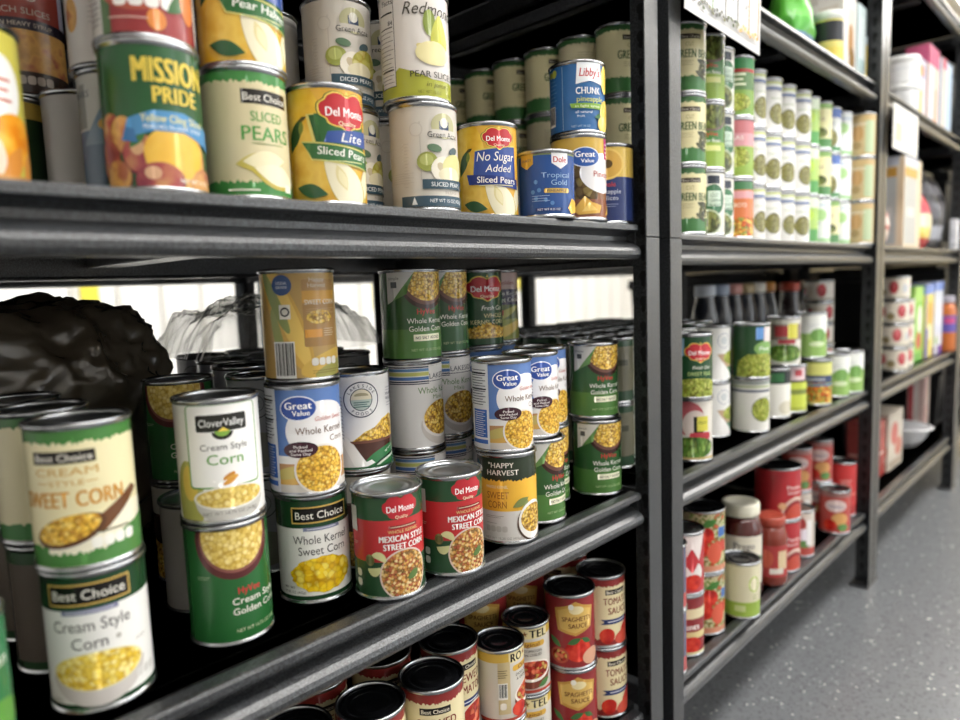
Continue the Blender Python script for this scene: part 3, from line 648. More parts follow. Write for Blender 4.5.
@design('lakeside_peas')
def _(L):
    L = L('#e6e5e1'); L.band(104, 105.6, '#4a5164'); L.band(98, 103, '#c2cb82'); L.band(92, 98, '#dfe2dc'); L.band(87, 92, '#5b6ea0'); L.band(84, 85.4, '#4a5164'); L.t('Sweet Peas', 20, 70, 6, '#a4b48a', w=32, bold=0); L.ell(22, 38, 21, 22, '#6a6440'); L.ell(22, 38, 19.5, 20.5, OLIVE); return L
@design('lime_can')
def _(L):
    L = L('#a3c65a'); L.band(84, 108, '#d8e4c8'); L.ell(0, 66, 26, 16, '#b9d93c'); L.band(5, 34, '#4a9a44'); L.t('BEANS', 0, 66, 8, '#3c6a34', w=34); return L
@design('cream_green')
def _(L):
    L = L('#e2dca4'); L.band(96, 108, '#86b05a'); L.band(5, 26, '#4f8a4a'); L.t('PEAS', 4, 72, 8, '#8a6a7a', w=34); L.ell(8, 40, 22, 12, BEANS); return L
@design('blue_white')
def _(L):
    L = L('#dfe3e2'); L.band(86, 108, '#4f6fb8'); L.ell(4, 36, 26, 24, OLIVE); L.band(5, 16, '#4a8a50'); L.t('GREEN', 2, 72, 7, '#4a6a8a', w=32); return L
@design('white_green')
def _(L):
    L = L('#e4e8e6'); L.ell(14, 70, 18, 14, '#a9d28a'); L.band(5, 14, '#9ac88a'); L.band(92, 96, '#b8c8dc'); L.t('Peas', 0, 52, 8, '#7a9a78', w=26); return L
@design('tan_can')
def _(L):
    L = L('#c4ad7c'); L.rect(24, 56, 26, 90, '#b4c49a'); L.ell(-6, 60, 13, 20, '#bd955a'); L.ell(-8, 30, 10, 10, '#a8905c'); L.band(92, 108, '#c9ac74'); L.t('BEANS', 0, 84, 6, '#efe6cc', w=30); return L

@design('dm_greenbeans')
def _(L):
    L = L('#dcd6cc'); L.ell(-10, 78, 30, 30, '#b3545c'); L.ell(4, 66, 22, 26, '#d9c9c0'); L.rect(10, 66, 18, 30, '#2a2a20'); L.rect(18, 68, 22, 26, '#d8cf3a'); L.t('FRESH', 18, 70, 5, '#5a6a2a', w=16); L.rrect(14, 46, 40, 14, 5, '#b8323e'); L.ell(0, 26, 42, 19, BEANSG); L.band(5, 9, '#c9b070'); return L
@design('dm_peas')
def _(L):
    L = L('#1f4a2a'); L.rect(-34, 90, 24, 30, '#8ab2d2'); L.rect(-34, 46, 16, 60, '#4a8a3a'); L.shield(6, 80, 26, 16); L.t('Fresh Cut', 8, 55, 6, '#e6ecdc', w=32, sh=.25); L.t('SWEET PEAS', 6, 44, 6.6, '#b4cf7a', w=44); L.ell(0, 18, 50, 18, PEAS); return L
@design('lakeside_swoosh')
def _(L):
    L = L('#e4e3e0'); L.poly([(0, 56), (60, 56), (60, 5), (36, 5)], '#b99a7a'); L.ell(40, 48, 26, 14, PEAS); L.poly([(20, 30), (60, 30), (60, 8), (40, 8)], '#3f7a58'); L.ell(16, 82, 15, 15, '#9aa0b4'); L.ell(16, 82, 13.6, 13.6, '#e4e3e0'); L.ell(16, 82, 8, 8, '#c8cdd0'); L.poly([(-10, 5), (44, 5), (12, 40), (2, 44)], '#eceae8'); return L
@design('darkgreen_peas')
def _(L):
    L = L('#28502f'); L.rect(14, 92, 16, 24, '#5f94d6'); L.rect(34, 90, 22, 30, '#e3d4d2'); L.ell(26, 62, 24, 14, '#7fae5a'); L.t('Peas', 26, 62, 8, '#eef2e4', w=26); L.poly([(-34, 5), (60, 5), (60, 40), (30, 52), (-10, 50), (-30, 36)], PEAS); return L
@design('lakeside_peas_near')
def _(L):
    L = L('#e2e0da'); L.band(101, 105, '#8fa09a'); L.band(93, 98, '#b9c49a'); L.band(84, 89, '#5c6476'); L.t('Sweet Peas', 40, 74, 6, '#9ab08a', w=32, bold=0); L.ell(22, 48, 24, 25, '#6f7030'); L.ell(22, 48, 22, 23, PEAS); return L
@design('bc_white_near')
def _(L):
    L = L('#e9e7de'); L.band(78, 108, '#232c2c'); L.rect(6, 92, 44, 20, '#2f6a3c'); L.ell(36, 24, 20, 16, '#cfc9b4'); return L
@design('spinach')
def _(L):
    L = L('#c6d23c'); L.band(72, 108, '#3a2f34'); L.rect(14, 92, 40, 30, '#e2c8cc'); L.rect(16, 94, 18, 14, '#c24a54'); L.band(44, 56, '#7d8a3a'); L.band(5, 14, '#a8b43a'); return L
@design('vegall')
def _(L):
    L = L('#d6d672'); L.band(104, 108, '#7d8a3c'); L.band(56, 74, '#3a4a70'); L.t('VEGETABLES', 0, 65, 8, '#e6e9f0', w=46); L.band(8, 56, VEG); L.band(48, 54, '#5a86a4'); return L
@design('green_white')
def _(L):
    L = L('#e9ebe6'); L.band(5, 62, '#8fb85a', 't'); L.ell(12, 58, 20, 16, '#6fa04a'); L.lines(0, 84, 30, 2, 6, '#b8bcc0', 1.4); L.ell(10, 36, 20, 6, '#d3e2b4'); return L
@design('veg_stripe')
def _(L):
    L = L('#d2cfc4'); L.band(60, 96, '#8a7a70'); L.rect(-8, 80, 30, 24, '#b03c40'); L.rect(18, 80, 24, 34, '#d3cc3a'); L.rrect(4, 56, 40, 10, 4, '#a83c44'); L.ell(0, 30, 44, 20, BEANSG); return L
@design('tomato_big', 43.6, 119)
def _(L):
    L = L('#d9a986'); L.band(5, 113, LEAFY); L.ell(-18, 84, 18, 16, TOMATO); L.ell(6, 74, 18, 16, TOMATO); L.ell(-8, 48, 22, 18, TOMATO); L.leaf(14, 96, 34, '#3f7a2c', 20); L.leaf(-30, 62, 28, '#4a8a34', 70); L.rect(44, 78, 22, 18, '#3f6fb8'); L.rect(44, 50, 24, 20, '#c9402c'); L.ell(26, 40, 16, 20, '#d85a3c'); L.band(5, 16, '#cf8a6a'); return L
@design('ketchup_label')
def _(L):
    L = L('#8f2c30'); L.band(70, 88, '#e0d2a8'); L.t('Hunts', 0, 56, 12, '#efe6e0', w=40, bold=.04); L.band(34, 46, '#d8c486'); L.ell(4, 22, 20, 15, TOMATO); L.band(5, 9, '#d8cf9a'); return L
@design('red_white_star')
def _(L):
    L = L('#b8323a'); L.poly([(-30, 108), (-10, 60), (6, 84), (20, 62), (34, 108)], '#e8dcd8'); L.ell(2, 40, 26, 22, '#e6e0dc'); L.poly([(-10, 60), (4, 84), (20, 60), (6, 40)], '#c22c34'); L.ell(8, 24, 18, 14, TOMATO); L.rect(-40, 60, 14, 90, '#9aa4b4'); return L
@design('stripe_side')
def _(L):
    L = L('#a84444'); L.rect(10, 60, 16, 100, '#cfcad0'); L.rect(24, 60, 10, 100, '#566480'); L.ell(0, 40, 18, 16, '#c9a05a'); L.band(5, 30, '#b8484a'); return L
@design('lime_cream')
def _(L):
    L = L('#d9d2b0'); L.band(5, 34, '#9ab83e'); L.ell(24, 70, 12, 16, '#a8bf5a'); L.ell(24, 70, 9, 13, '#d9d2b0'); L.lines(26, 48, 12, 3, 4, '#8a9a5a', 1); L.rect(-4, 22, 20, 12, '#c6d28a'); return L
@design('pasta_red', 50.8, 119)
def _(L):
    L = L('#b5262e'); L.ell(40, 8, 38, 46, '#d9b8a8'); L.ell(40, 6, 33, 40, '#8f2a2c'); L.ell(40, 4, 28, 34, '#c4452f'); L.ell(6, 34, 9, 8, '#dca878'); L.t('Pasta', 34, 76, 9, '#ecd0cc', w=36, bold=.03); L.t('Sauce', 34, 65, 8, '#ecd0cc', w=34, bold=.03); return L
@design('tomato_small')
def _(L):
    L = L('#b8463e'); L.band(96, 108, '#9a6a66'); L.ell(0, 74, 26, 16, '#d8c0ba'); L.t('TOMATO', 0, 72, 8, '#4a5a8a', w=40); L.ell(10, 40, 20, 16, '#d9a05a'); L.ell(-14, 24, 16, 14, TOMATO); L.ell(18, 18, 14, 10, '#5f8a44'); return L
@design('white_red_veg')
def _(L):
    L = L('#cfc4b8'); L.ell(-6, 80, 22, 20, '#a83c3a'); L.ell(12, 52, 18, 18, '#d9d6e0'); L.ell(8, 30, 16, 12, '#5f8a4a'); L.band(5, 24, '#b4463c'); L.rect(24, 60, 14, 60, '#e4e2e2'); return L
@design('red_plain', 38.1, 150)
def _(L):
    L = L('#c22f2e'); L.lines(8, 100, 30, 3, 9, '#e0a8a0', 3); L.band(60, 66, '#d86a5c'); L.band(5, 30, '#a82a2a'); return L
@design('grey_stack')
def _(L):
    L = L('#8f9196'); L.ell(0, 82, 17, 17, '#4e5058'); L.ell(0, 82, 15.8, 15.8, '#8f9196'); L.ell(0, 82, 10, 10, '#5e6068'); L.ell(0, 82, 9.2, 9.2, '#8f9196'); L.lines(0, 84, 12, 3, 3, '#4e5058'); L.t('FOODS', 34, 74, 4, '#4e5058', w=12); L.ell(0, 30, 30, 20, '#7d7d70'); return L
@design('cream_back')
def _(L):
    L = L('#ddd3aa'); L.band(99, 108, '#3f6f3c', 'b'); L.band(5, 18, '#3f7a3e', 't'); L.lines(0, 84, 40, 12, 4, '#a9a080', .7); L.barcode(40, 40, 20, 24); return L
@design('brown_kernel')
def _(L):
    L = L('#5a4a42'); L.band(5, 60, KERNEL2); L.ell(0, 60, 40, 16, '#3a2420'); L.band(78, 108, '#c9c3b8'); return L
@design('green_edge')
def _(L):
    L = L('#2f7a4a'); L.band(5, 18, '#c98a4a'); L.ell(10, 40, 30, 14, '#5c9a3a'); L.t('Green', 10, 80, 9, '#e6e8da', w=40); return L
@design('plain_white')
def _(L):
    L = L('#dad7d2'); L.band(99, 103, '#b8b6b2'); L.rect(-20, 56, .8, 100, '#bdbab6'); return L

@design('shade_brown')
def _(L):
    L = L('#5d544c'); L.band(97, 108, '#2f4a30'); L.band(5, 12, '#2f4a30'); return L  # brown inks darkened to imitate shade behind the front stack

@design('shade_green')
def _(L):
    L = L('#6f6c58'); L.band(97, 108, '#34503a'); L.band(5, 22, '#34503a'); L.rect(10, 70, 30, 10, '#4a4a3a'); return L  # green-grey inks kept dark, standing in for deep shade
# ------------------------------------------------------------------ cans
CANMESH = {}
def can_meshes(r, h, dark):
    k = (r, h, dark)
    if k in CANMESH: return CANMESH[k]
    b = MB()
    b.lathe([(0, .004), (r-.006, .004), (r-.0045, .0006), (r-.0032, 0), (r-.0009, 0), (r, .0012), (r, .0032), (r-.0012, .0042), (r-.0019, .0056),
             (r-.0019, h-.0062), (r-.0012, h-.0046), (r, h-.0036), (r, h-.0012), (r-.0008, h-.0001), (r-.002, h-.0001), (r-.003, h-.0009), (r-.0034, h-.003)], 48)
    l = MB()
    q = r-.0034
    l.lathe([(q, h-.003), (q-.0008, h-.0046), (q-.0022, h-.0049), (q-.0036, h-.0042), (q-.005, h-.0034), (q-.0085, h-.0034), (q-.0092, h-.0040), (q-.0125, h-.0040), (q-.0132, h-.0035), (q-.019, h-.0035), (q-.0196, h-.0038), (0, h-.0038)], 48)
    CANMESH[k] = (b.mesh('can_body', TIN), l.mesh('lid', DIMMED_LID if dark else TIN_LID))
    return CANMESH[k]
LABMESH = {}
def label_mesh(key):
    if key not in LABMESH:
        fn, r, h = LABELS[key]
        LABMESH[key] = fn(lambda base: Lab(base, r, h)).mesh('label')
    return LABMESH[key]

Z = dict(m=.5654, u=.9593, l=.216, m2=.5593, u2=.950, l2=.216, t2=1.366)   # shelf surfaces above the floor
def face(x, y, t=0, extra=0):
    """turn so that the front panel shows at fraction t of the half-width, seen from the aisle spot of the photograph"""
    return math.atan2(-x, y) + math.asin(max(-.99, min(.99, t))) + extra
PROTO = {}
def can(kind, key, x, y, shelf, lv, t, label, group=None, dark=False, z=None, lean=0, cat='can'):
    fn, r, h = LABELS[key]
    r /= 1000; h /= 1000
    zz = Z[shelf] + .0006 + (lv*(h+.0002) if z is None else z)
    o = thing(kind, label, cat, (x, y, zz), face(x, y, t, lean), group)
    src = PROTO.get((key, dark))
    if src is None:
        b, l = can_meshes(r, h, dark)
        kids = [mesh_obj('can_body', b, o), mesh_obj('lid', l, o), mesh_obj('label', label_mesh(key), o)]
        PROTO[(key, dark)] = kids
    else:
        for q in src: c = q.copy(); COL.objects.link(c); c.parent = o
    return o

# ------------------------------------------------------------------ steel shelving
D = .5265
def beam_profile(z, front=True):
    p = [(.015, -.0006), (.001, 0), (-.002, -.0006), (-.0038, -.003), (-.0045, -.0088), (-.002, -.0102), (.008, -.0112), (.0145, -.017), (.0150, -.0232), (.0135, -.0244),
         (.0055, -.0268), (-.0015, -.0300), (-.0065, -.0340), (-.0085, -.0385), (-.0080, -.0435), (-.0055, -.0475), (-.003, -.0490), (.010, -.0492), (.0165, -.045), (.0175, -.0168), (.015, -.0155)]
    return p
def shelving_unit(x0, x1, yf, depth, levels, label, flip=False, group=None):
    root = thing('shelving_unit', label, 'shelf unit', (x0, yf, 0), 0, group)
    W = x1-x0; H = 1.80
    d = lambda y: y if not flip else depth-y      # distance from this unit's own front
    def yspan(a, b): return (min(d(a), d(b)), max(d(a), d(b)))
    for side in (0, 1):
        for back in (0, 1):
            m = MB()
            xo = 0 if side == 0 else W
            s = 1 if side == 0 else -1
            for za, zb in ((0, .9395), (.941, H)):
                ya, yb = yspan(0, .003) if not back else yspan(depth-.003, depth)
                m.box(min(xo, xo+s*.037), max(xo, xo+s*.037), ya, yb, za, zb, 0, .0011)
                ya, yb = yspan(0, .044) if not back else yspan(depth-.044, depth)
                m.box(min(xo, xo+s*.003), max(xo, xo+s*.003), ya, yb, za, zb, 0, .0011)
            ya, yb = yspan(.001, .0025) if not back else yspan(depth-.0025, depth-.001)
            m.box(min(xo+s*.001, xo+s*.036), max(xo+s*.001, xo+s*.036), ya, yb, .939, .9415, 1)
            if not back:
                zk = .05
                while zk < H-.03:
                    for hole in (0,):
                        bm = bmesh.new()
                        bmesh.ops.create_cone(bm, cap_ends=True, segments=14, radius1=.0062, radius2=.0062, depth=.0012)
                        yc = d(.026)
                        for v in bm.verts:
                            px, py, pz = v.co; v.co = (xo+s*(.0032)+pz, yc+px, zk+py*1.25)
                        m.bm(bm, 1)
                        bm = bmesh.new()
                        bmesh.ops.create_cone(bm, cap_ends=True, segments=10, radius1=.0034, radius2=.0034, depth=.0012)
                        for v in bm.verts:
                            px, py, pz = v.co; v.co = (xo+s*(.0032)+pz, yc+px, zk-.011+py*1.6)
                        m.bm(bm, 1)
                    zk += .038
            m.build('post', [STEEL_GREY, HOLE], root)
    for z in levels:
        for back in (0, 1):
            pr = [( (d(.0145+y) if not back else d(depth-.0145-y)), z+zz) for y, zz in beam_profile(z)]
            if back != flip: pr = pr[::-1]
            m = MB(); m.prism_x(pr, .0425, W-.0425); m.box(.040, .0425, *sorted((d(.016) if not back else d(depth-.016), d(.03) if not back else d(depth-.03))), z-.046, z-.002); m.box(W-.0425, W-.040, *sorted((d(.016) if not back else d(depth-.016), d(.03) if not back else d(depth-.03))), z-.046, z-.002)
            m.build('rear_beam' if back else 'front_beam', STEEL_GREY, root)
        for side in (0, 1):
            m = MB(); xa = .0045 if side == 0 else W-.0245
            m.box(xa, xa+.006 if side == 0 else xa+.02, .05, depth-.05, z-.049, z-.0165, 0, .001); m.box(xa, xa+.02, .05, depth-.05, z-.049, z-.045, 0, .001)
            m.build('side_beam', STEEL_DARK, root)
        m = MB(); m.box(W*.5-.02, W*.5+.02, .052, depth-.052, z-.035, z-.0165, 0, .001); m.build('cross_brace', STEEL_DARK, root)
        m = MB(); m.box(.028, W-.028, .0485, depth-.0485, z-.016, z, 0, .0006)
        for yy in ((.0300, .0490), (depth-.0490, depth-.0300)): m.box(.049, W-.049, yy[0], yy[1], z-.0155, z+.0002, 0, .0006); m.build('shelf_board', BOARD, root)
    for side in (0, 1):
        for back in (0, 1):
            m = MB(); xo = (0 if side == 0 else W-.046); yo = sorted((d(-.002), d(.047))) if not back else sorted((d(depth+.002), d(depth-.047)))
            m.box(xo-.0015, xo+.0475, yo[0], yo[1], 0, .006, 0, .001); m.build('foot_plate', STEEL_DARK, root)
    return root
YF = .512; DEP = .61
LV = [.216, .5654, .9593, 1.368, 1.775]; LV2 = [.216, .5593, .950, 1.366, 1.770]
shelving_unit(-.238, .914, YF, DEP, LV, 'nearest dark grey steel shelving unit, holding pears above and corn below')
shelving_unit(.9445, 2.088, YF, DEP, LV2, 'dark grey steel shelving unit in the middle of the row, holding green beans and peas')
shelving_unit(2.0925, 3.243, YF, DEP, LV2, 'farthest dark grey steel shelving unit of the row, holding boxes and bags')
shelving_unit(-.238, .912, YF+DEP+.025, DEP, LV, 'steel shelving unit back to back behind the corn shelves', True)
shelving_unit(.940, 2.088, YF+DEP+.025, DEP, LV2, 'steel shelving unit back to back behind the green bean shelves', True)
shelving_unit(2.0925, 3.243, YF+DEP+.025, DEP, LV2, 'steel shelving unit back to back behind the shelves of boxes', True)
# ------------------------------------------------------------------ middle shelf, first bay: corn
C = can
C('corn_can', 'bc_cream', .159, .592, 'm', 0, -.1, 'white cream style corn can with dark green top, bottom at the far left front')
C('corn_can', 'bc_sweetcream', .158, .592, 'm', 1, -.12, 'pale yellow sweet corn can with wooden spoon picture, top at the far left')
for i, yy in enumerate((.680, .762)):
    C('corn_can', 'shade_brown', .155, yy, 'm', 0, -.55, 'shaded lower can %s the front left corn stack' % ('right behind' if not i else 'two places behind'))
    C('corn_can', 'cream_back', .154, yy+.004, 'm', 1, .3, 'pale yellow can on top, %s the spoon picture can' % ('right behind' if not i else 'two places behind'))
C('vegetable_can', 'green_edge', .0545, .556, 'm', 0, .35, 'green can cut off by the left edge of the photo on the middle shelf')
C('corn_can', 'hyvee_cream', .275, .605, 'm', 0, -.08, 'green cream style corn can under the white can with green frame')
C('corn_can', 'clover', .276, .607, 'm', 1, .12, 'white cream style corn can with green frame, stacked on a green can')
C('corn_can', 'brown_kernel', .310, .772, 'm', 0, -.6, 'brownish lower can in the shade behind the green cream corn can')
C('corn_can', 'hyvee_cream', .310, .772, 'm', 1, -.45, 'dark green can with corn bowl, behind the white green-framed cream corn can')
C('corn_can', 'plain_grey', .287, .690, 'm', 0, .2, 'plain whitish can in the shade right behind the green cream corn can')  # grey label instead of white, shade put into its colour
C('corn_can', 'bc_whole', .374, .616, 'm', 0, .13, 'white whole kernel sweet corn can with dark green top, bottom of the stack of three')
C('corn_can', 'gv_corn', .371, .614, 'm', 1, .17, 'blue and white whole kernel corn can in the middle of the stack of three')
C('corn_can', 'happy_tan', .377, .622, 'm', 2, .05, 'tan sweet corn can with barcode, top of the stack of three')
C('corn_can', 'brown_kernel', .458, .648, 'm', 0, 0, 'lower can hidden under the round crest corn can', 'hidden lower cans')
C('corn_can', 'lakeside_crest', .458, .643, 'm', 1, .39, 'white corn can with round crest and brown kernel bowl')
C('corn_can', 'lakeside', .562, .664, 'm', 0, .1, 'lower can behind the left red street corn can, under the striped corn can')
C('corn_can', 'lakeside', .562, .665, 'm', 1, .03, 'white whole kernel corn can with blue and yellow stripes, under a light green can')
C('corn_can', 'hyvee_nosalt', .552, .652, 'm', 2, .22, 'light green golden corn can with no salt box, on top of the striped white can')
C('corn_can', 'lakeside', .642, .695, 'm', 0, .3, 'lower can behind the right red street corn can, under two others')
C('corn_can', 'lakeside', .641, .692, 'm', 1, -.3, 'striped white corn can half hidden behind its twin, beside the blue can')
C('corn_can', 'hyvee_whole', .636, .688, 'm', 2, .3, 'dark green golden corn can without white box, on the top layer')
C('corn_can', 'lakeside', .724, .708, 'm', 0, .3, 'lower can hidden under the dark green fresh cut corn can', 'hidden lower cans')
C('corn_can', 'gv_corn', .724, .708, 'm', 1, .3, 'blue corn can behind others, carrying the fresh cut corn can', None)
C('corn_can', 'dm_freshcut', .724, .704, 'm', 2, .42, 'dark green fresh cut whole kernel corn can with red shield, on the top layer')
C('corn_can', 'lakeside', .797, .744, 'm', 0, .3, 'lower can hidden under the pinkish sweet corn can', 'hidden lower cans')
C('corn_can', 'gv_corn', .797, .744, 'm', 1, .3, 'corn can behind others, carrying the pinkish sweet corn can')
C('corn_can', 'dm_sweet', .798, .737, 'm', 2, .3, 'pinkish and navy sweet corn can, last on the right of the top layer')
C('corn_can', 'mexican', .430, .561, 'm', 0, .33, 'red and green street corn can at the front, the left of two')
C('corn_can', 'mexican', .512, .552, 'm', 0, .5, 'red and green street corn can at the front, the right of two')
C('corn_can', 'happy_dark', .621, .563, 'm', 0, -.2, 'yellow and dark green sweet corn can at the front under a blue corn can')
C('corn_can', 'gv_corn', .622, .567, 'm', 1, .49, 'blue and white whole kernel corn can on top of the yellow sweet corn can')
C('corn_can', 'hyvee_nosalt', .699, .578, 'm', 0, .55, 'green golden corn can right of the yellow sweet corn can, lower layer')
C('corn_can', 'gv_corn', .701, .587, 'm', 1, .66, 'blue and white corn can, second of the three blue ones at right')
C('corn_can', 'hyvee_nosalt', .768, .622, 'm', 0, .5, 'green golden corn can squeezed between two others on the lower layer')
C('corn_can', 'gv_corn', .769, .624, 'm', 1, .62, 'blue and white corn can, rearmost of the three blue ones at right')
C('corn_can', 'hyvee_nosalt', .847, .583, 'm', 0, .19, 'green golden corn can next to the steel post, lower of two')
C('corn_can', 'hyvee_nosalt', .855, .592, 'm', 1, .19, 'green golden corn can next to the steel post, upper of two')
# grey wrapped pack at the back
for i, (x, y) in enumerate(((.455, 1.035), (.533, 1.035), (.611, 1.035), (.440, .93), (.518, .93), (.596, .93), (.418, .835), (.500, .838), (.382, .722), (.580, .84))):
    for lv in (0, 1):
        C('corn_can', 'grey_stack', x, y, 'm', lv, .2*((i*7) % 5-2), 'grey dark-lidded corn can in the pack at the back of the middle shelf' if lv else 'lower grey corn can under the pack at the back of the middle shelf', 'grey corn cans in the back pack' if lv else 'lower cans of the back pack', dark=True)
# ------------------------------------------------------------------ upper shelf, first bay: fruit
C('fruit_can', 'citrus', .110, .606, 'u', 0, .45, 'yellow fruit can with oranges, cut off by the left edge on the upper shelf')
C('peach_can', 'dm_peach', .178, .800, 'u', 0, -.3, 'dark green peach can with red shield, in the gap right of the yellow orange can')
C('peach_can', 'peach_slices', .199, .803, 'u', 1, .1, 'reddish brown peach slices can, on top behind the yellow orange can')
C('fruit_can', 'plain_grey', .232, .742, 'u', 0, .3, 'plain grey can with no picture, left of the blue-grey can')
C('fruit_can', 'bluegrey', .238, .656, 'u', 0, -.55, 'blue-grey can with pale top, half hidden behind the green topped peach can')
C('fruit_can', 'white_peach', .236, .662, 'u', 1, -.55, 'white can with blue block and peach, on top of the blue-grey can')
C('peach_can', 'mission', .229, .575, 'u', 0, 0, 'sliced peach can with green top and large yellow lettering')
C('fruit_can', 'red_fruit', .230, .580, 'u', 1, .08, 'red fruit can with a row of white icons, on top of the green peach can')
C('pear_can', 'bc_pears', .314, .587, 'u', 0, .1, 'beige sliced pears can with green jagged edges, front of the upper shelf')
C('pear_can', 'dm_halves', .318, .590, 'u', 1, .19, 'yellow pear halves can, on top of the beige sliced pears can')
C('pear_can', 'dm_lite', .397, .584, 'u', 0, .1, 'yellow pear can with red shield and green ribbon')
C('pear_can', 'acre_diced', .463, .642, 'u', 0, .34, 'grey-white pear can half hidden behind the yellow can with green ribbon')
C('pear_can', 'acre_diced', .461, .646, 'u', 1, 0, 'grey-white diced pears can on the second layer above the green ribbon can')
C('pear_can', 'plain_white', .440, .745, 'u', 0, 0, 'plain white can low in the gap behind the green ribbon pear can')
C('pear_can', 'plain_white', .418, .725, 'u', 1, 0, 'plain white can on the second layer, left of the diced pears can')
C('pear_can', 'acre_sliced', .545, .664, 'u', 0, .2, 'lower pear can hidden behind the front grey-white sliced pears can')
C('pear_can', 'acre_sliced', .541, .664, 'u', 1, -.5, 'pale can between the diced pears can and the lime bottomed can, second layer')
C('pear_can', 'acre_sliced', .516, .574, 'u', 0, .14, 'grey-white sliced pears can at the shelf front under the lime bottomed can')
C('pear_can', 'redmond', .512, .577, 'u', 1, -.05, 'white pear slices can with lime bottom and nutrition panel, on the second layer')
C('pear_can', 'dm_nosugar', .634, .590, 'u', 0, .09, 'yellow sliced pears can with blue no sugar panel')
C('pineapple_can', 'dole_tropical', .705, .556, 'u', 0, 0, 'short blue tropical fruit can with small gold badge, at the shelf front')
C('pineapple_can', 'gv_pineapple', .783, .560, 'u', 0, .2, 'tan and brown pineapple can, under the light blue pineapple can')
C('pineapple_can', 'libby', .786, .562, 'u', 1, .07, 'light blue pineapple chunks can, stacked on the tan one', z=.1129)
C('pineapple_can', 'dole_slices', .8715, .572, 'u', 0, -.05, 'navy pineapple slices can next to the steel post on the upper shelf')
# ------------------------------------------------------------------ bottom shelf, first bay: tomatoes
TX = [('bc_stewed', .484, .566, 'stewed tomato can at the front, left of the yellow topped cans', 'tomato_can', .08),
      ('bc_stewed', .406, .577, 'stewed tomato can at the front, second from the yellow topped cans', 'tomato_can', .1),
      ('bc_stewed', .552, .610, 'stewed tomato can behind the front pair, beside the yellow topped cans', 'tomato_can', .6),
      ('bc_stewed', .478, .652, 'red edged tomato can in the shade behind the front stewed tomatoes', 'tomato_can', .1),
      ('bc_stewed', .394, .668, 'dark-lidded tomato can deep in the shade, rear left of the bottom shelf', 'tomato_can', .1),
      ('bc_stewed', .328, .600, 'leftmost dark-lidded tomato can at the front of the bottom shelf', 'tomato_can', .1),
      ('spaghetti', .770, .583, 'dark red spaghetti sauce can with gold shield, beside the tomato sauce cans', 'sauce_can', 0),
      ('bc_tomsauce', .849, .582, 'cream and red tomato sauce can beside the steel post', 'sauce_can', .63),
      ('bc_tomsauce', .872, .668, 'dark red can in the shade behind the tomato sauce', 'sauce_can', -.6),
      ('spaghetti', .692, .685, 'dark red can in the shade behind the yellow topped tomato cans', 'sauce_can', -.3),
      ('spaghetti', .775, .680, 'dark red can in the shade behind the spaghetti sauce cans', 'sauce_can', -.3)]
for key, x, y, lab, kind, t in TX:
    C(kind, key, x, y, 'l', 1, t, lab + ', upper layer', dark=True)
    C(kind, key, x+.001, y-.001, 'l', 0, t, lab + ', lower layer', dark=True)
for lv in (0, 1):
    C('tomato_can', 'rotel', .693, .602, 'l', lv, .05, 'small yellow topped tomato can, right of two, %s layer' % ('upper' if lv else 'lower'), dark=True)
    C('tomato_can', 'rotel', .622, .588, 'l', lv, .97, 'small yellow topped tomato can, left of two, %s layer' % ('upper' if lv else 'lower'), dark=True)
# ------------------------------------------------------------------ second bay, upper shelf: green beans in columns, three high
LVN = ('bottom', 'middle', 'top')
for j, yy in enumerate((None, .639, .7155, .792, .8685, .945, 1.0215)):
    for lv in range(3 if yy else 0):
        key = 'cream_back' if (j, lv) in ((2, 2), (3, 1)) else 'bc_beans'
        lab = 'cream green bean can, %s of its stack, %s' % (LVN[lv], ('right behind the steel post', 'second row from the front', 'third row from the front', 'fourth row from the front', 'fifth row from the front', 'sixth row from the front', 'rearmost row')[j])
        C('green_bean_can', key, 1.012, yy, 'u2', lv, .42, lab)
FR = [(1.0905, .566, ('bc_beans', 'bc_beans', 'bc_beans'), 'cream green bean can right of the steel post', .15),
      (1.170, .570, ('white_beans', 'hyvee_beans', 'hyvee_beans'), 'bean can in the second stack from the post', .2),
      (1.248, .588, ('white_beans', 'white_beans', 'white_beans'), 'white and green bean can peeking from the narrow third stack', .4),
      (1.328, .584, ('orange_veg', 'pink_veg', 'mixed_red'), 'vegetable can in the stack left of the white cans', .1),
      (1.432, .602, ('lakeside_peas',)*3, 'white can with olive peas, first of its four stacks', .35),
      (1.516, .602, ('lakeside_peas',)*3, 'white can with olive peas, second of its four stacks', .1),
      (1.597, .602, ('lakeside_peas',)*3, 'white can with olive peas, third of its four stacks', .1),
      (1.675, .596, ('lakeside_peas',)*3, 'white can with olive peas, last of its four stacks', .1),
      (1.7515, .602, ('lime_can',)*3, 'lime green can right of the white cans', .1),
      (1.828, .598, ('white_green', 'cream_green', 'cream_green'), 'cream or pale can, second stack right of the white cans', 0),
      (1.9045, .600, ('cream_green', 'blue_white', 'blue_white'), 'can in the third stack right of the white cans', .1),
      (1.981, .596, ('white_green',)*3, 'pale green and white can, last but one in the row', 0),
      (2.047, .557, ('tan_can',)*3, 'tan can at the far end of the green bean row', 0)]
for x, y, keys, lab, t in FR:
    for lv in range(3):
        e = {'white_beans': ', white label', 'hyvee_beans': ', green label', 'orange_veg': ', orange label', 'pink_veg': ', pink label', 'mixed_red': ', green and red label', 'white_green': ', whitish label', 'cream_green': ', cream label', 'blue_white': ', blue topped label'}.get(keys[lv], '') if len(set(keys)) > 1 else ''
        C('vegetable_can' if 'bean' not in lab else 'green_bean_can', keys[lv], x, y, 'u2', lv, t if keys[lv] != 'lakeside_peas' or (lv+int(x*100)) % 3 else .3, lab + ', %s layer' % LVN[lv] + e)
